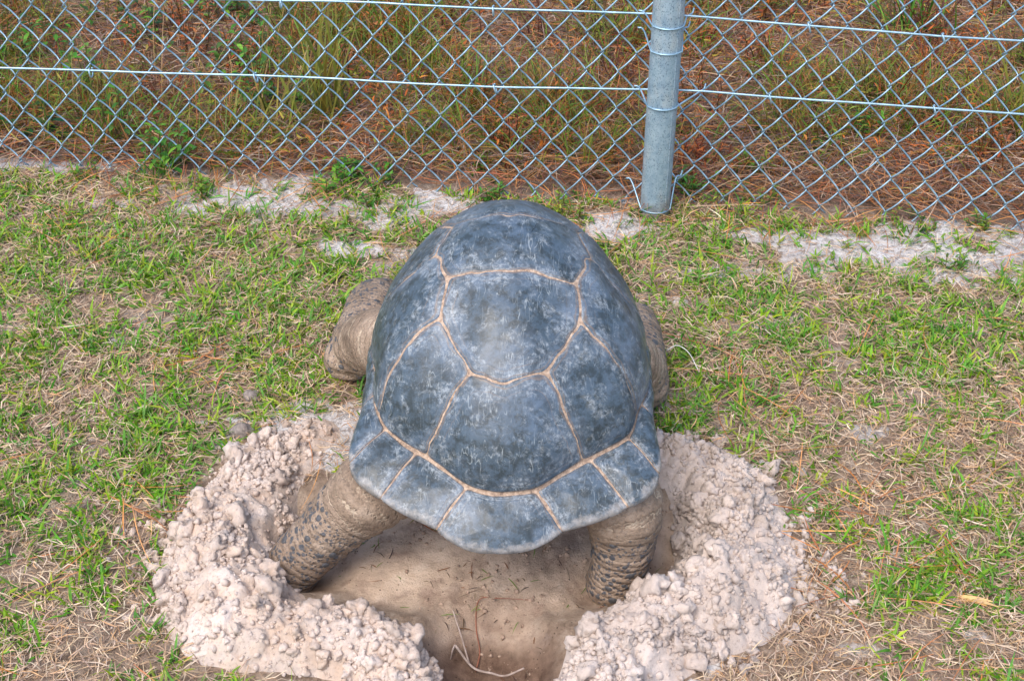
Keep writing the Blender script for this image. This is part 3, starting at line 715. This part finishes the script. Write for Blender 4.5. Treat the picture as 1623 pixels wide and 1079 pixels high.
def wire_clip(x, Z, tilt, wide):
    z = float(np.interp(x, *zip(*Z))); a = np.linspace(0, 2 * math.pi, 15)
    pts = np.stack([np.sin(a) * 0 + tilt * np.cos(a) * .5 + np.linspace(-wide, wide, 15), -.009 * np.sin(a), .0105 * np.cos(a) - .006], -1)
    V, Fq = tube_np(pts, .0019, 6); o = obj('wire_clip', np_mesh('wire_clip', V, Fq), WIRE, fence); o.location = (x, float(fence_y(x)) - .009, z)
for x, Z, t, w in [(-.927, LOW, .001, .003), (-.559, LOW, -.004, .002), (-.036, LOW, -.006, .0015), (.547, LOW, -.005, .002), (.881, LOW, -.007, .0015), (-.486, UP, .003, .002), (-.039, UP, 0, .001), (.607, UP, -.006, .0015), (.871, UP, -.008, .0015), (-1.05, UP, 0, .003)]:
    wire_clip(x, Z, t, w)
# tie wires round the post, hooked into the mesh
def tie(zf, xl, zl, xr, zr):
    r = .0345; px, py = POST_XY; a = np.linspace(rad(200), rad(340), 13)
    mid = [(px + r * math.cos(t), py + r * math.sin(t), zf) for t in a]
    pts = [(xl, float(fence_y(xl)) - .004, zl), (xl + .012, float(fence_y(xl)) - .012, zl - .002)] + mid + [(xr - .012, float(fence_y(xr)) - .012, zr - .002), (xr, float(fence_y(xr)), zr), (xr + .004, float(fence_y(xr)) + .006, zr + .010)]
    V, Fq = tube_np(catmull(pts, 60), .0019, 6); obj('tie_wire', np_mesh('tie_wire', V, Fq), WIRE, fence)
tie(.452, .262, .458, .372, .455); tie(.397, .262, .420, .366, .425); tie(.272, .261, .288, .409, .288); tie(.022, .255, .062, .375, .075)
post = thing('fence_post', 'round galvanised steel post with dark pitting standing in front of the fence', 'post', (POST_XY[0], POST_XY[1], 0))
zz = np.linspace(-.25, 1.06, 30); sides = 48
V, Fq = tube_np(np.stack([zz * 0, zz * 0, zz], -1), .0325, sides); obj('pipe', np_mesh('pipe', V, Fq), POST, post)
a = rad(-52); V, Fq = tube_np(np.stack([np.full(30, .0322 * math.cos(a)), np.full(30, .0322 * math.sin(a)), zz], -1), .0016, 6); obj('weld_seam', np_mesh('weld_seam', V, Fq), POST, post)
cp = [(0, 0, 1.055), (0, 0, 1.075), (0, 0, 1.082), (0, 0, 1.10), (0, 0, 1.112), (0, 0, 1.118)]; V, Fq = tube_np(cp, [.036, .036, .034, .03, .02, .004], 24); obj('post_cap', np_mesh('post_cap', V, Fq), POST, post)

# ------------------------------------------------------------------ lawn, thatch, pine straw
def lin(*c): return np.array([srgb(*q)[:3] for q in c])
def pick(pal, n, jit=.12):
    c = pal[RNG.integers(0, len(pal), n)]; return np.clip(c * (1 + RNG.normal(0, jit, (n, 1))) + RNG.normal(0, .008, (n, 3)), .004, .95)
def tint(cols, per): return np.repeat(np.c_[cols, np.ones(len(cols))], per, 0)
def tip_tint(cols, tip, segs, amt):
    """base colour turning towards the tip colour along each ribbon"""
    t = np.linspace(0, 1, segs + 1) ** 2 * 1.; w = amt[:, None] * t[None]
    c = cols[:, None] * (1 - w[..., None]) + tip[:, None] * w[..., None]
    c = np.repeat(c, 2, 1).reshape(-1, 3); return np.c_[c, np.ones(len(c))]
def heap_m(x, y): return np.maximum(ridge(x, y, RIDGE_L), ridge(x, y, RIDGE_R))
def lawn_ok(x, y): return (y < fence_y(x) - .015) & (heap_m(x, y) < .0008) & (pit_mask(x, y) < .03) & (ell(x, y, -.04, 1.55, .42, .31) > 1)
def scatter(n, x0, x1, y0, y1): return RNG.uniform(x0, x1, n), RNG.uniform(y0, y1, n)

# dead thatch
px, py = scatter(190000, -1.5, 1.6, 1.08, 2.85)
dn = (1 - (.5 + .35 * smooth(2.35, 2.5, py)) * bare_mask(px, py)) * (.6 + .4 * smooth(-.25, .25, fbm(px * 5, py * 5, 0, 3, 501)))
k = lawn_ok(px, py) & (RNG.random(len(px)) < dn); px, py = px[k], py[k]; n = len(px)
L = RNG.uniform(.012, .045, n) * np.where(RNG.random(n) < .12, 1.5, 1); el = RNG.normal(.12, .22, n)
V, Fq, _ = strips(np.stack([px, py, terrain(px, py) + .013 * RNG.random(n) ** 1.5], -1), RNG.uniform(0, 6.283, n), el, L, RNG.uniform(.0011, .0024, n), el * 1.6 + RNG.normal(0, .3, n), 2, RNG.normal(0, .9, n), RNG.normal(0, .5, n), .3)
SP = lin((226, 200, 164), (214, 180, 146), (200, 168, 140), (234, 212, 184), (176, 148, 124), (216, 172, 126), (158, 134, 116), (214, 190, 168))
o = obj('dead_grass', np_mesh('dead_grass', V, Fq, tint(pick(SP, n), 6)), STRAW); tag(o, 'dry straw-coloured dead grass matted over the lawn', 'dead grass', kind='stuff')

# living grass: small tufts and runners
px, py = scatter(33000, -1.5, 1.5, 1.08, 2.85)
gd = smooth(-.5, .25, .05 + .09 * smooth(.3, .6, px) + fbm(px * 3.2, py * 3.2, 0, 3, 511) + .22 * smooth(1.75, 2.3, py) * smooth(.3, -.3, px) - .12 * smooth(1.8, 1.4, py) + .08 * smooth(.35, .8, px) * smooth(1.9, 2.1, py) * smooth(2.4, 2.3, py)) * (1 - (.55 + .3 * smooth(2.3, 2.5, py)) * bare_mask(px, py))
gd = gd * (.32 + .68 * smooth(-.14, .12, fbm(px * 16, py * 16, 0, 2, 515)))
k = lawn_ok(px, py) & (RNG.random(len(px)) < gd); px, py = px[k], py[k]
nb = RNG.integers(3, 8, len(px)); tx = np.repeat(px, nb); ty = np.repeat(py, nb); n = len(tx); tid = np.repeat(np.arange(len(px)), nb)
tb = RNG.normal(0, 1.0, len(px)); hue = RNG.random(len(px))
hd = np.repeat(RNG.uniform(0, 6.283, len(px)), nb) + RNG.normal(0, 1.1, n)
bx, by = tx + RNG.normal(0, .007, n), ty + RNG.normal(0, .007, n)
L = RNG.uniform(.015, .037, n) * np.where(RNG.random(n) < .08, 1.7, 1); el = np.clip(RNG.normal(.75, .35, n), .1, 1.45)
V, Fq, _ = strips(np.stack([bx, by, terrain(bx, by) + .001], -1), hd, el, L, RNG.uniform(.0034, .0064, n), RNG.uniform(.1, 1.1, n), 2, RNG.normal(0, .3, n), RNG.normal(0, .5, n), .08)
GP = lin((122, 174, 28), (104, 160, 30), (142, 182, 34), (82, 146, 40), (164, 186, 38), (96, 160, 54), (92, 156, 42)); TP = lin((168, 160, 70), (196, 176, 100), (120, 160, 60))
col = pick(GP, len(px), .14)[tid]
o = obj('lawn_grass', np_mesh('lawn_grass', V, Fq, tip_tint(col, pick(TP, n), 2, np.where(RNG.random(n) < .3, RNG.uniform(.3, 1, n), .15))), GRASS); tag(o, 'short bright green lawn grass growing in small tufts', 'grass', kind='stuff')

# fine sparse shoots and buried blades in the dug hollow
px, py = scatter(900, -.36, .30, 1.36, 1.80); k = (pit_mask(px, py) > .6) & (RNG.random(900) < .06 + .8 * smooth(.02, .3, fbm(px * 14, py * 14, 0, 2, 521))); px, py = px[k], py[k]; n = len(px)
el = RNG.uniform(-.05, .7, n); V, Fq, _ = strips(np.stack([px, py, terrain(px, py) + .002], -1), RNG.uniform(0, 6.28, n), el, RNG.uniform(.008, .034, n), RNG.uniform(.0009, .0028, n), el + .2, 3, RNG.normal(0, .6, n), None, .1)
o = obj('hollow_shoots', np_mesh('hollow_shoots', V, Fq, tint(pick(lin((104, 138, 48), (128, 96, 66), (100, 84, 70), (122, 150, 60), (150, 108, 76), (140, 122, 100), (90, 76, 66)), n), 8)), GRASS); tag(o, 'scattered grass shoots and bits of root in the dug hollow', 'grass shoots', kind='stuff')

# fine crumbs fallen back into the hollow
px, py = scatter(2600, -.38, .32, 1.32, 1.80); k = (pit_mask(px, py) > .4) & (RNG.random(2600) < .10 + .9 * smooth(.0, .3, fbm(px * 11, py * 11, 0, 3, 523))); px, py = px[k], py[k]; rr_ = .0010 + .0045 * RNG.random(len(px)) ** 4; Rm = rot_mats(len(px)); VV, FF, off = [], [], 0
for i in range(len(px)):
    v_, f_ = CRUMBS[i % 7]; VV.append((v_ * rr_[i]) @ Rm[i].T + (px[i], py[i], float(terrain(px[i], py[i])) + rr_[i] * .2)); FF.append(f_ + off); off += len(v_)
o = obj('hollow_crumbs', np_mesh('hollow_crumbs', np.vstack(VV), np.vstack(FF)), PITSOIL); tag(o, 'fine earth crumbs fallen back into the dug hollow', 'crumbs', kind='stuff')

# pine needles: long and rust coloured
def needles(name, px, py, zlo, zhi, pal, lmin, lmax, label, wid=.0016, sway=.5, align=None):
    n = len(px); el = RNG.normal(.05, .12, n); L = RNG.uniform(lmin, lmax, n)
    hd = RNG.uniform(0, 6.283, n) if align is None else align + RNG.normal(0, .55, n)
    V, Fq, _ = strips(np.stack([px, py, terrain(px, py) + RNG.uniform(zlo, zhi, n)], -1), hd, el, L, np.full(n, wid) * RNG.uniform(.7, 1.25, n), el * 2.2, 5, RNG.normal(0, sway, n), RNG.normal(0, .5, n), .5)
    o = obj(name, np_mesh(name, V, Fq, tint(pick(pal, n, .18), 12)), NEEDLE); return tag(o, label, 'pine needles', kind='stuff')
px, py = scatter(3200, -1.6, 1.6, 1.1, 2.85)
k = lawn_ok(px, py) & (RNG.random(3200) < .08 + .55 * smooth(2.45, 2.65, py) + .25 * smooth(.35, .7, px) * smooth(1.9, 1.4, py)); px, py = px[k], py[k]
cl = np.array([(.50, 1.66), (.47, 1.58), (.53, 1.56), (.62, 1.66), (-.60, 2.10), (-.50, 2.13), (.45, 2.06), (.62, 1.75), (-.42, 2.70), (.1, 2.66), (.5, 2.62), (.75, 2.60), (-.62, 1.72), (.95, 1.85), (-.35, 1.86), (-.33, 1.80)])
ci = RNG.integers(0, len(cl), 190); qx, qy = cl[ci, 0] + RNG.normal(0, .045, 190), cl[ci, 1] + RNG.normal(0, .035, 190); k = lawn_ok(qx, qy); px, py = np.r_[px, qx[k]], np.r_[py, qy[k]]
OR = lin((206, 138, 76), (186, 118, 66), (214, 154, 92), (170, 106, 62), (196, 128, 84))
needles('lawn_pine_needles', px, py, .006, .016, OR, .06, .17, 'long orange-brown pine needles strewn over the lawn', .0016, .4)
bx_ = RNG.uniform(-2., 2., 3000); by_ = fence_y(bx_) + RNG.normal(.11, .07, 3000)
px, py = scatter(24000, -2.3, 2.3, 2.62, 4.9)
k = (RNG.random(len(px)) < wild_mask(px, py) * (.25 + .75 * smooth(-.25, .2, fbm(px * 3, py * 3, 0, 3, 531))) * (1 - .45 * smooth(3.2, 4.2, py))); px, py = np.r_[px[k], bx_], np.r_[py[k], by_]
NP = lin((190, 118, 62), (204, 138, 78), (166, 112, 76), (142, 96, 70), (186, 136, 96), (126, 92, 74), (194, 154, 118), (112, 90, 80), (168, 100, 64), (176, 146, 122))
needles('pine_straw', px, py, .0, .035, NP, .07, .19, 'rust-brown pine straw covering the rough ground behind the fence', .0018, .6)
# grey-brown dead litter and stalks behind the fence
px, py = scatter(66000, -2.1, 2.1, 2.68, 4.4); k = RNG.random(len(px)) < wild_mask(px, py) * .8; px, py = px[k], py[k]; n = len(px)
el = np.abs(RNG.normal(.12, .3, n)); V, Fq, _ = strips(np.stack([px, py, terrain(px, py) + RNG.uniform(0, .03, n)], -1), RNG.uniform(0, 6.28, n), el, RNG.uniform(.02, .09, n), RNG.uniform(.0012, .0032, n), el * 1.5 + RNG.normal(0, .4, n), 2, RNG.normal(0, .9, n), RNG.normal(0, .6, n), .3)
LP = lin((178, 122, 70), (160, 110, 66), (150, 140, 70), (146, 124, 110), (122, 102, 92), (104, 86, 80), (168, 144, 124), (150, 112, 84), (134, 112, 106), (190, 168, 146), (112, 78, 60))
o = obj('dead_litter', np_mesh('dead_litter', V, Fq, tint(pick(LP * 1.15, n, .18), 6)), STRAW); tag(o, 'grey-brown dead stalks and leaf litter on the rough ground behind the fence', 'leaf litter', kind='stuff')
# thin standing grass mixed through the rough
px, py = scatter(8000, -2.1, 2.1, 2.84, 4.5); k = RNG.random(len(px)) < smooth(-.25, .3, fbm(px * 2.2, py * 2.2, 0, 3, 541)) * wild_mask(px, py); px, py = px[k], py[k]
nb = 6; tx = np.repeat(px, nb) + RNG.normal(0, .012, len(px) * nb); ty = np.repeat(py, nb) + RNG.normal(0, .012, len(px) * nb); n = len(tx); el = RNG.uniform(.6, 1.45, n)
V, Fq, _ = strips(np.stack([tx, ty, terrain(tx, ty)], -1), RNG.uniform(0, 6.28, n), el, RNG.uniform(.05, .2, n), RNG.uniform(.0018, .004, n), RNG.uniform(.2, 1.5, n), 3, RNG.normal(0, .4, n), RNG.normal(0, .6, n), .1)
WP = lin((126, 132, 38), (140, 112, 48), (96, 120, 36), (160, 104, 52), (158, 90, 42), (108, 126, 40), (146, 116, 70))
WP = np.vstack([WP * 1.2, lin((112, 150, 40), (96, 140, 36))])
o = obj('rough_grass', np_mesh('rough_grass', V, Fq, tint(pick(WP, n, .15), 8)), GRASS); tag(o, 'thin olive and tan grass standing through the litter behind the fence', 'grass', kind='stuff')

# low mass of small withered leaves on the rough, too fine to pick apart
px, py = scatter(30000, -2.1, 2.1, 2.82, 4.4); q = fbm(px * 3.4, py * 3.4, 0, 3, 551); k = RNG.random(len(px)) < smooth(-.1, .28, q) * wild_mask(px, py); px, py, q = px[k], py[k], q[k]; n = len(px)
el = RNG.normal(.4, .5, n); V, Fq, _ = strips(np.stack([px, py, terrain(px, py) + RNG.uniform(.0, .11, n) * smooth(-.1, .3, q) * RNG.random(n)], -1), RNG.uniform(0, 6.28, n), el, RNG.uniform(.012, .03, n), RNG.uniform(.003, .007, n), el + RNG.normal(0, .5, n), 2, RNG.normal(0, .6, n), RNG.normal(0, .7, n), .1)
UP_ = np.vstack([lin((196, 104, 40), (176, 90, 36), (206, 130, 56), (150, 80, 40)), lin((140, 140, 40), (112, 132, 38), (168, 150, 60)), lin((150, 100, 66), (120, 84, 62))])
hue = (np.floor(noise(px * 3.1, py * 3.1, 0, 561) * 9) + RNG.integers(0, 4, n)).astype(int) % len(UP_)
o = obj('withered_undergrowth', np_mesh('withered_undergrowth', V, Fq, tint(np.clip(UP_[hue] * 1.2 * (1 + RNG.normal(0, .16, (n, 1))), .004, .9), 6)), LEAF); tag(o, 'rust and olive withered undergrowth massed behind the fence', 'undergrowth', kind='stuff')

# ------------------------------------------------------------------ single plants
def leaf_np(base, dirv, up, L, W):
    """folded pointed leaf: 3 quads a side"""
    d = dirv / np.linalg.norm(dirv); s = np.cross(d, up); s /= np.linalg.norm(s) + 1e-9; u = np.cross(s, d)
    t = np.array([0, .25, .55, .8, 1.]); w = np.array([.08, .8, 1., .6, .03]) * W / 2; mid = base + np.outer(t * L, d) - np.outer(.25 * L * t * t, u) * 1.
    l = mid + np.outer(w, s) + np.outer(w * .35, u); r = mid - np.outer(w, s) + np.outer(w * .35, u)
    V = np.vstack([mid, l, r]); F = []
    for i in range(4): F += [(i, i + 1, 6 + i, 5 + i), (i + 1, i, 10 + i, 11 + i)]
    return V, np.array(F)
def leafy(name, label, cat, x, y, stems, height, ll, lw, per, pal, spal, group=None, lean=.5, elev=.5, spread=.02):
    z = float(terrain(np.array([x]), np.array([y]))[0]); root = thing(name, label, cat, (x, y, z), group)
    LV, LF, lc, SV, SF, off, soff = [], [], [], [], [], 0, 0
    for s in range(stems):
        a = RNG.uniform(0, 6.283); le = abs(RNG.normal(0, lean)); h = height * RNG.uniform(.55, 1.1)
        b = np.array([RNG.normal(0, spread), RNG.normal(0, spread), -.004]); e = b + h * np.array([math.cos(a) * math.sin(le), math.sin(a) * math.sin(le), math.cos(le)])
        m = (b + e) / 2 + RNG.normal(0, h * .08, 3); P = catmull([b, m, e], 7); P[:, 2] = np.maximum(P[:, 2], -.004)
        v, f = tube_np(P, np.linspace(.0016, .0007, 7), 4); SV.append(v); SF.append(f + soff); soff += len(v)
        for q in range(per):
            t = .12 + .88 * (q + RNG.random()) / per; p = catmull([b, m, e], 21)[int(t * 20)]; p[2] = max(p[2], 0)
            aa = q * 2.4 + RNG.normal(0, .5); el = elev + RNG.normal(0, .3); d = np.array([math.cos(aa) * math.cos(el), math.sin(aa) * math.cos(el), math.sin(el)])
            L = ll * RNG.uniform(.6, 1.15) * (1.1 - .35 * t); v, f = leaf_np(p, d, np.array([0, 0, 1.]), L, lw * L / ll); LV.append(v); LF.append(f + off); off += len(v)
            lc.append(np.repeat(pick(pal, 1, .18), len(v), 0))
    lc = np.vstack(lc); obj('foliage', np_mesh('foliage', np.vstack(LV), np.vstack(LF), np.c_[lc, np.ones(len(lc))]), LEAF, root)['kind'] = 'stuff'
    sv = np.vstack(SV); obj('stems', np_mesh('stems', sv, np.vstack(SF), np.c_[np.repeat(pick(spal, 1), len(sv), 0), np.ones(len(sv))]), STEM, root)['kind'] = 'stuff'
    return root
def tuft(name, label, cat, x, y, nbl, lo, hi, wid, pal, elo=.7, ehi=1.5, bmax=.9, spread=.02, group=None):
    z = float(terrain(np.array([x]), np.array([y]))[0]); el = RNG.uniform(elo, ehi, nbl)
    V, Fq, _ = strips(np.stack([RNG.normal(0, spread, nbl), RNG.normal(0, spread, nbl), np.full(nbl, -.004)], -1), RNG.uniform(0, 6.28, nbl), el, RNG.uniform(lo, hi, nbl), RNG.uniform(.6, 1.2, nbl) * wid, RNG.uniform(.1, bmax, nbl), 7, RNG.normal(0, .3, nbl), RNG.normal(0, .6, nbl), .1)
    root = thing(name, label, cat, (x, y, z), group)
    cols = tint(pick(pal, nbl, .16), 16)
    if name == 'reed_grass':
        F1 = Fq[:7]
        for q in range(nbl): obj('blade', np_mesh('blade', V[q * 16:q * 16 + 16], F1, cols[q * 16:q * 16 + 16]), GRASS, root)
    else: obj('blades', np_mesh('blades', V, Fq, cols), GRASS, root)['kind'] = 'stuff'
    return root
GR = lin((74, 132, 36), (92, 150, 40), (60, 112, 34), (108, 156, 48)); YG = lin((134, 158, 44), (112, 146, 40), (160, 168, 58), (92, 136, 36)); RU = lin((190, 98, 40), (164, 82, 38), (204, 122, 54), (142, 72, 38), (176, 112, 62)); DK = lin((62, 104, 40), (50, 88, 34), (78, 116, 44))
SG = lin((110, 104, 56), (98, 84, 52)); SR = lin((112, 62, 42), (92, 54, 40)); OL = lin((122, 128, 40), (142, 140, 52), (104, 116, 36), (156, 138, 56)); TN = lin((200, 166, 116), (182, 144, 98), (214, 186, 140))
leafy('leafy_weed', 'tall bright green leafy weed poking through the fence mesh left of the turtle', 'weed', -.79, 2.835, 13, .13, .030, .013, 9, GR, SG, None, .55, .35, .025)
tuft('grass_tuft', 'upright green and tan grass tuft under the tall leafy weed at the fence foot', 'grass tuft', -.80, 2.79, 34, .05, .11, .0038, np.vstack([GR, TN]), .8, 1.5, .8)
leafy('leafy_weed', 'dark green broad-leaved weed low behind the far left of the fence', 'weed', -1.14, 3.02, 9, .09, .036, .024, 5, DK, SG, None, .7, .2, .04)
leafy('leafy_weed', 'single bright green weed hanging in the mesh below the lower line wire at left', 'weed', -.93, 2.98, 5, .17, .032, .014, 5, GR, SG, None, .25, .3, .008)
leafy('leafy_weed', 'green weed with pale flower buds above the lower line wire at far left', 'weed', -1.10, 3.30, 6, .20, .034, .015, 6, GR, SG, None, .3, .3, .02)
leafy('leafy_weed', 'dense low green weed mat at the fence foot left of the shell top', 'weed', -.37, 2.775, 26, .055, .020, .009, 10, GR, SG, None, .8, .4, .045)
leafy('leafy_weed', 'yellow-green fleshy weed mat just behind the top of the shell', 'weed', .115, 2.665, 28, .05, .017, .006, 11, YG, SG, None, .8, .5, .05)
leafy('leafy_weed', 'small green sprig at the mesh bottom between the shell and the weed mat', 'weed', -.05, 2.73, 9, .045, .020, .006, 9, GR, SG, None, .5, .5, .015)
leafy('leafy_weed', 'yellow-green sprigs at the foot of the post, right side', 'weed', .47, 2.70, 20, .055, .017, .006, 11, YG, SG, None, .7, .5, .05)
leafy('leafy_weed', 'green sprig behind the mesh a hand to the right of the post', 'weed', .56, 2.86, 9, .06, .018, .007, 9, YG, SG, None, .5, .5, .018)
leafy('leafy_weed', 'dark green weed tucked against the right side of the post', 'weed', .405, 2.75, 10, .06, .022, .008, 9, GR, SG, None, .5, .5, .02)
leafy('rust_weed', 'bushy rust-orange dying weed right behind the post', 'dry weed', .43, 2.88, 18, .085, .020, .007, 11, RU, SR, None, .6, .5, .035)
leafy('rust_weed', 'wide rust-red dying weed behind the mesh above the top of the shell', 'dry weed', .01, 3.0, 20, .10, .024, .008, 9, RU, SR, None, .9, .2, .07)
tuft('dry_tuft', 'curled tan dead leaves at the base of the rust-red weed above the shell', 'dead leaves', .03, 2.90, 34, .03, .07, .005, TN, .2, 1.0, 2.6, .05)
tuft('grass_tuft', 'pale straw tuft wrapped round the post foot', 'grass tuft', .37, 2.65, 40, .04, .09, .0026, TN, .3, 1.4, 1.2, .018)
tuft('grass_tuft', 'withered rusty grass tuft under the shell edge beside the left hind leg', 'grass tuft', -.165, 1.735, 26, .03, .06, .003, np.vstack([TN, OL, RU[:1]]), .1, .9, 1.4, .02)
tuft('reed_grass', 'tall upright olive grass clump behind the fence left of centre', 'grass clump', -.46, 3.10, 34, .22, .46, .0085, OL, .95, 1.5, .6, .035)
tuft('reed_grass', 'shorter yellow-green grass clump spreading at the foot of the tall olive clump', 'grass clump', -.58, 3.04, 44, .10, .26, .006, np.vstack([OL, TN[:1]]), .6, 1.4, .9, .05)
tuft('reed_grass', 'leafy olive grass clump behind the fence at the far right edge', 'grass clump', 1.22, 3.02, 48, .12, .30, .006, OL, .6, 1.45, .9, .06)
tuft('reed_grass', 'bright green grass clump high behind the right fence panel', 'grass clump', 1.12, 3.66, 36, .12, .28, .007, GR, .7, 1.45, .8, .05)
tuft('seed_stalks', 'tall thin orange seed stalks leaning behind the right fence panel', 'dry stalks', 1.02, 3.25, 12, .25, .46, .003, RU, .8, 1.4, .5, .04)
tuft('seed_stalks', 'thin tan seed stalks leaning left behind the upper left mesh', 'dry stalks', -.86, 3.30, 14, .2, .36, .0028, TN, .7, 1.3, .5, .03)
leafy('leafy_weed', 'green weed behind the lower line wire in the right panel', 'weed', .86, 3.05, 9, .09, .022, .009, 8, GR, SG, None, .4, .4, .02)
leafy('leafy_weed', 'low round green weed behind the middle of the right panel', 'weed', .76, 2.98, 12, .04, .018, .010, 8, GR, SG, None, .8, .3, .025)
for x, y, lb in [(.875, 2.60, 'small green weed on the pale sand below the right panel, left of three'), (1.02, 2.585, 'small green weed on the pale sand below the right panel, middle of three'), (1.16, 2.50, 'small green weed near the right picture edge below the mesh'), (.93, 2.43, 'olive-green weed patch on the bare sand in front of the right panel'), (-.70, 2.74, 'small green weed on the pale sand below the tall leafy weed'), (-.98, 2.80, 'small green weed at the fence foot far left'), (-.06, 2.85, 'small green sprig in the pine straw above the shell'), (.20, 2.88, 'thin green sprig in the pine straw between shell and post')]:
    leafy('leafy_weed', lb, 'weed', x, y, 8, .045, .020, .007, 8, np.vstack([GR, YG]), SG, None, .6, .4, .018)
for x, y, lb in [(-1.04, 3.62, 'dense green weed patch at the top left behind the fence'), (-.70, 3.50, 'bright green weed high behind the upper left mesh'), (-1.35, 3.5, 'green weed patch at the left picture edge behind the fence'), (-.85, 3.75, 'green weed patch at the top edge left of the thin tan stalks'), (-.62, 3.22, 'dark green weed behind the mesh left of the olive grass clump')]:
    leafy('leafy_weed', lb, 'weed', x, y, 14, .14, .034, .014, 8, np.vstack([GR, DK]), SG, None, .5, .3, .06)
# the smaller dry weeds through the rough, named by row and by their count from the post
spots = []
for i in range(900):
    x, y = RNG.uniform(-1.7, 1.7), 2.88 + 1.25 * RNG.random() ** .8
    if y < fence_y(x) + .12: continue
    if all((x - a) ** 2 + (y - b) ** 2 > .16 ** 2 for a, b in spots): spots.append((x, y))
KIND = {'rust_weed': ('rust-red dying weed', 'dry weed', RU, 'rust-red weeds in the rough'), 'olive_weed': ('olive-green weed', 'weed', OL, 'olive weeds in the rough'), 'brown_weed': ('dark brown dead weed', 'dry weed', np.vstack([SR, RU[3:4]]), 'dead brown weeds in the rough')}
ORD = 'first second third fourth fifth sixth seventh eighth ninth tenth eleventh twelfth thirteenth fourteenth fifteenth sixteenth'.split()
ROW = ['nearest row behind the fence', 'second row behind the fence', 'third row behind the fence', 'farthest row behind the fence']
items = []
for i, (x, y) in enumerate(spots[:96]):
    kind = ['rust_weed', 'olive_weed', 'rust_weed', 'brown_weed', 'olive_weed'][i % 5]
    items.append((kind, min(3, int((y - float(fence_y(x)) - .1) / .32)), x > POST_XY[0], abs(x - POST_XY[0]), x, y))
items.sort(key=lambda q: (q[0], q[1], q[2], q[3])); protos = {}; cnt = {}
for i, (kind, row, right, _, x, y) in enumerate(items):
    v = i % 3; nm, cat, pal, gp = KIND[kind]; key = (kind, row, right); cnt[key] = cnt.get(key, 0) + 1
    lb = '%s, %s %s of the post, %s' % (nm, ORD[cnt[key] - 1], 'right' if right else 'left', ROW[row])
    if (kind, v) not in protos:
        protos[kind, v] = leafy(kind, lb, cat, x, y, 7 + 2 * v, .08 + .05 * v, .022, .007, 9, pal, SR if kind != 'olive_weed' else SG, gp, .55, .4, .025); continue
    src = protos[kind, v]; r = src.copy(); C.objects.link(r); r['label'] = lb; r.location = (x, y, float(terrain(np.array([x]), np.array([y]))[0])); r.rotation_euler = (0, 0, RNG.uniform(0, 6.28)); s = RNG.uniform(.75, 1.3); r.scale = (s, s, s)
    for ch in src.children:
        c = ch.copy(); C.objects.link(c); c.parent = r

# ------------------------------------------------------------------ small things lying about
def tube_thing(name, label, cat, pts, r0, r1, material, branches=()):
    pts = [(x, y, float(terrain(np.array([x]), np.array([y]))[0]) + z) for x, y, z in pts]; P = catmull(pts, 26)
    c0 = P[0].copy(); V, Fq = tube_np(P - c0, np.linspace(r0, r1, 26), 6); parts = [(V, Fq)]
    for (i, ex, ey, ez) in branches:
        b = P[i]; e = np.array([ex, ey, float(terrain(np.array([ex]), np.array([ey]))[0]) + ez]); parts.append(tube_np(catmull([b, (b + e) / 2 + (0, 0, .004), e], 10) - c0, np.linspace(r1 * 1.1, r1 * .6, 10), 6))
    o = obj(name, np_mesh(name, *join_np(parts)), material); o.location = tuple(c0); return tag(o, label, cat)
tube_thing('twig', 'pale bare twig lying across the bottom of the dug hole', 'twig', [(-.088, 1.455, .012), (-.06, 1.43, .012), (-.03, 1.41, .02), (-.01, 1.395, .035), (.018, 1.392, .04)], .0022, .0015, TWIG, [(5, -.092, 1.50, .01), (0, -.095, 1.44, .0)])
tube_thing('root', 'reddish root running down the wall of the dug hollow', 'root', [(.03, 1.525, .004), (-.02, 1.535, .004), (-.052, 1.53, .004), (-.056, 1.49, .004), (-.05, 1.46, .004), (-.056, 1.43, .003)], .0005, .0012, ROOT)
tube_thing('thread_root', 'thin white rootlet curving over the grass right of the tortoise', 'rootlet', [(.296, 2.135, .02), (.315, 2.135, .03), (.335, 2.11, .03), (.35, 2.07, .012)], .0011, .0009, THREAD)
hx, hy = .687, 1.496; hz = float(terrain(np.array([hx]), np.array([hy]))[0])
hn = 9; hv, hf, _ = strips(np.c_[np.zeros((hn, 2)) + RNG.normal(0, .002, (hn, 2)), np.full(hn, .006)], -.45 + RNG.normal(0, .22, hn), RNG.uniform(.05, .35, hn), RNG.uniform(.035, .065, hn), RNG.uniform(.006, .012, hn), RNG.uniform(.2, .6, hn), 5, RNG.normal(0, .3, hn), RNG.normal(0, .4, hn), .2)
o = obj('dry_husk', np_mesh('dry_husk', hv, hf), HUSK); o.location = (hx, hy, hz); tag(o, 'frayed orange-tan dry husk lying on the lawn at lower right', 'dry husk')
for x, y, r, lb in [(-.479, 2.011, .016, 'small grey stone in the grass left of the tortoise'), (-.482, 1.905, .019, 'dark grey earth clod at the upper end of the cream sand heap'), (-.44, 1.895, .014, 'smaller grey clod touching the dark earth clod')]:
    v, f = lump_mesh('stone', 3, int(abs(x) * 1e4), .4); o = obj('stone', np_mesh('stone', v, f), STONE); o.scale = (r, r, r); o.location = (x, y, float(terrain(np.array([x]), np.array([y]))[0]) + r * .35); tag(o, lb, 'stone')
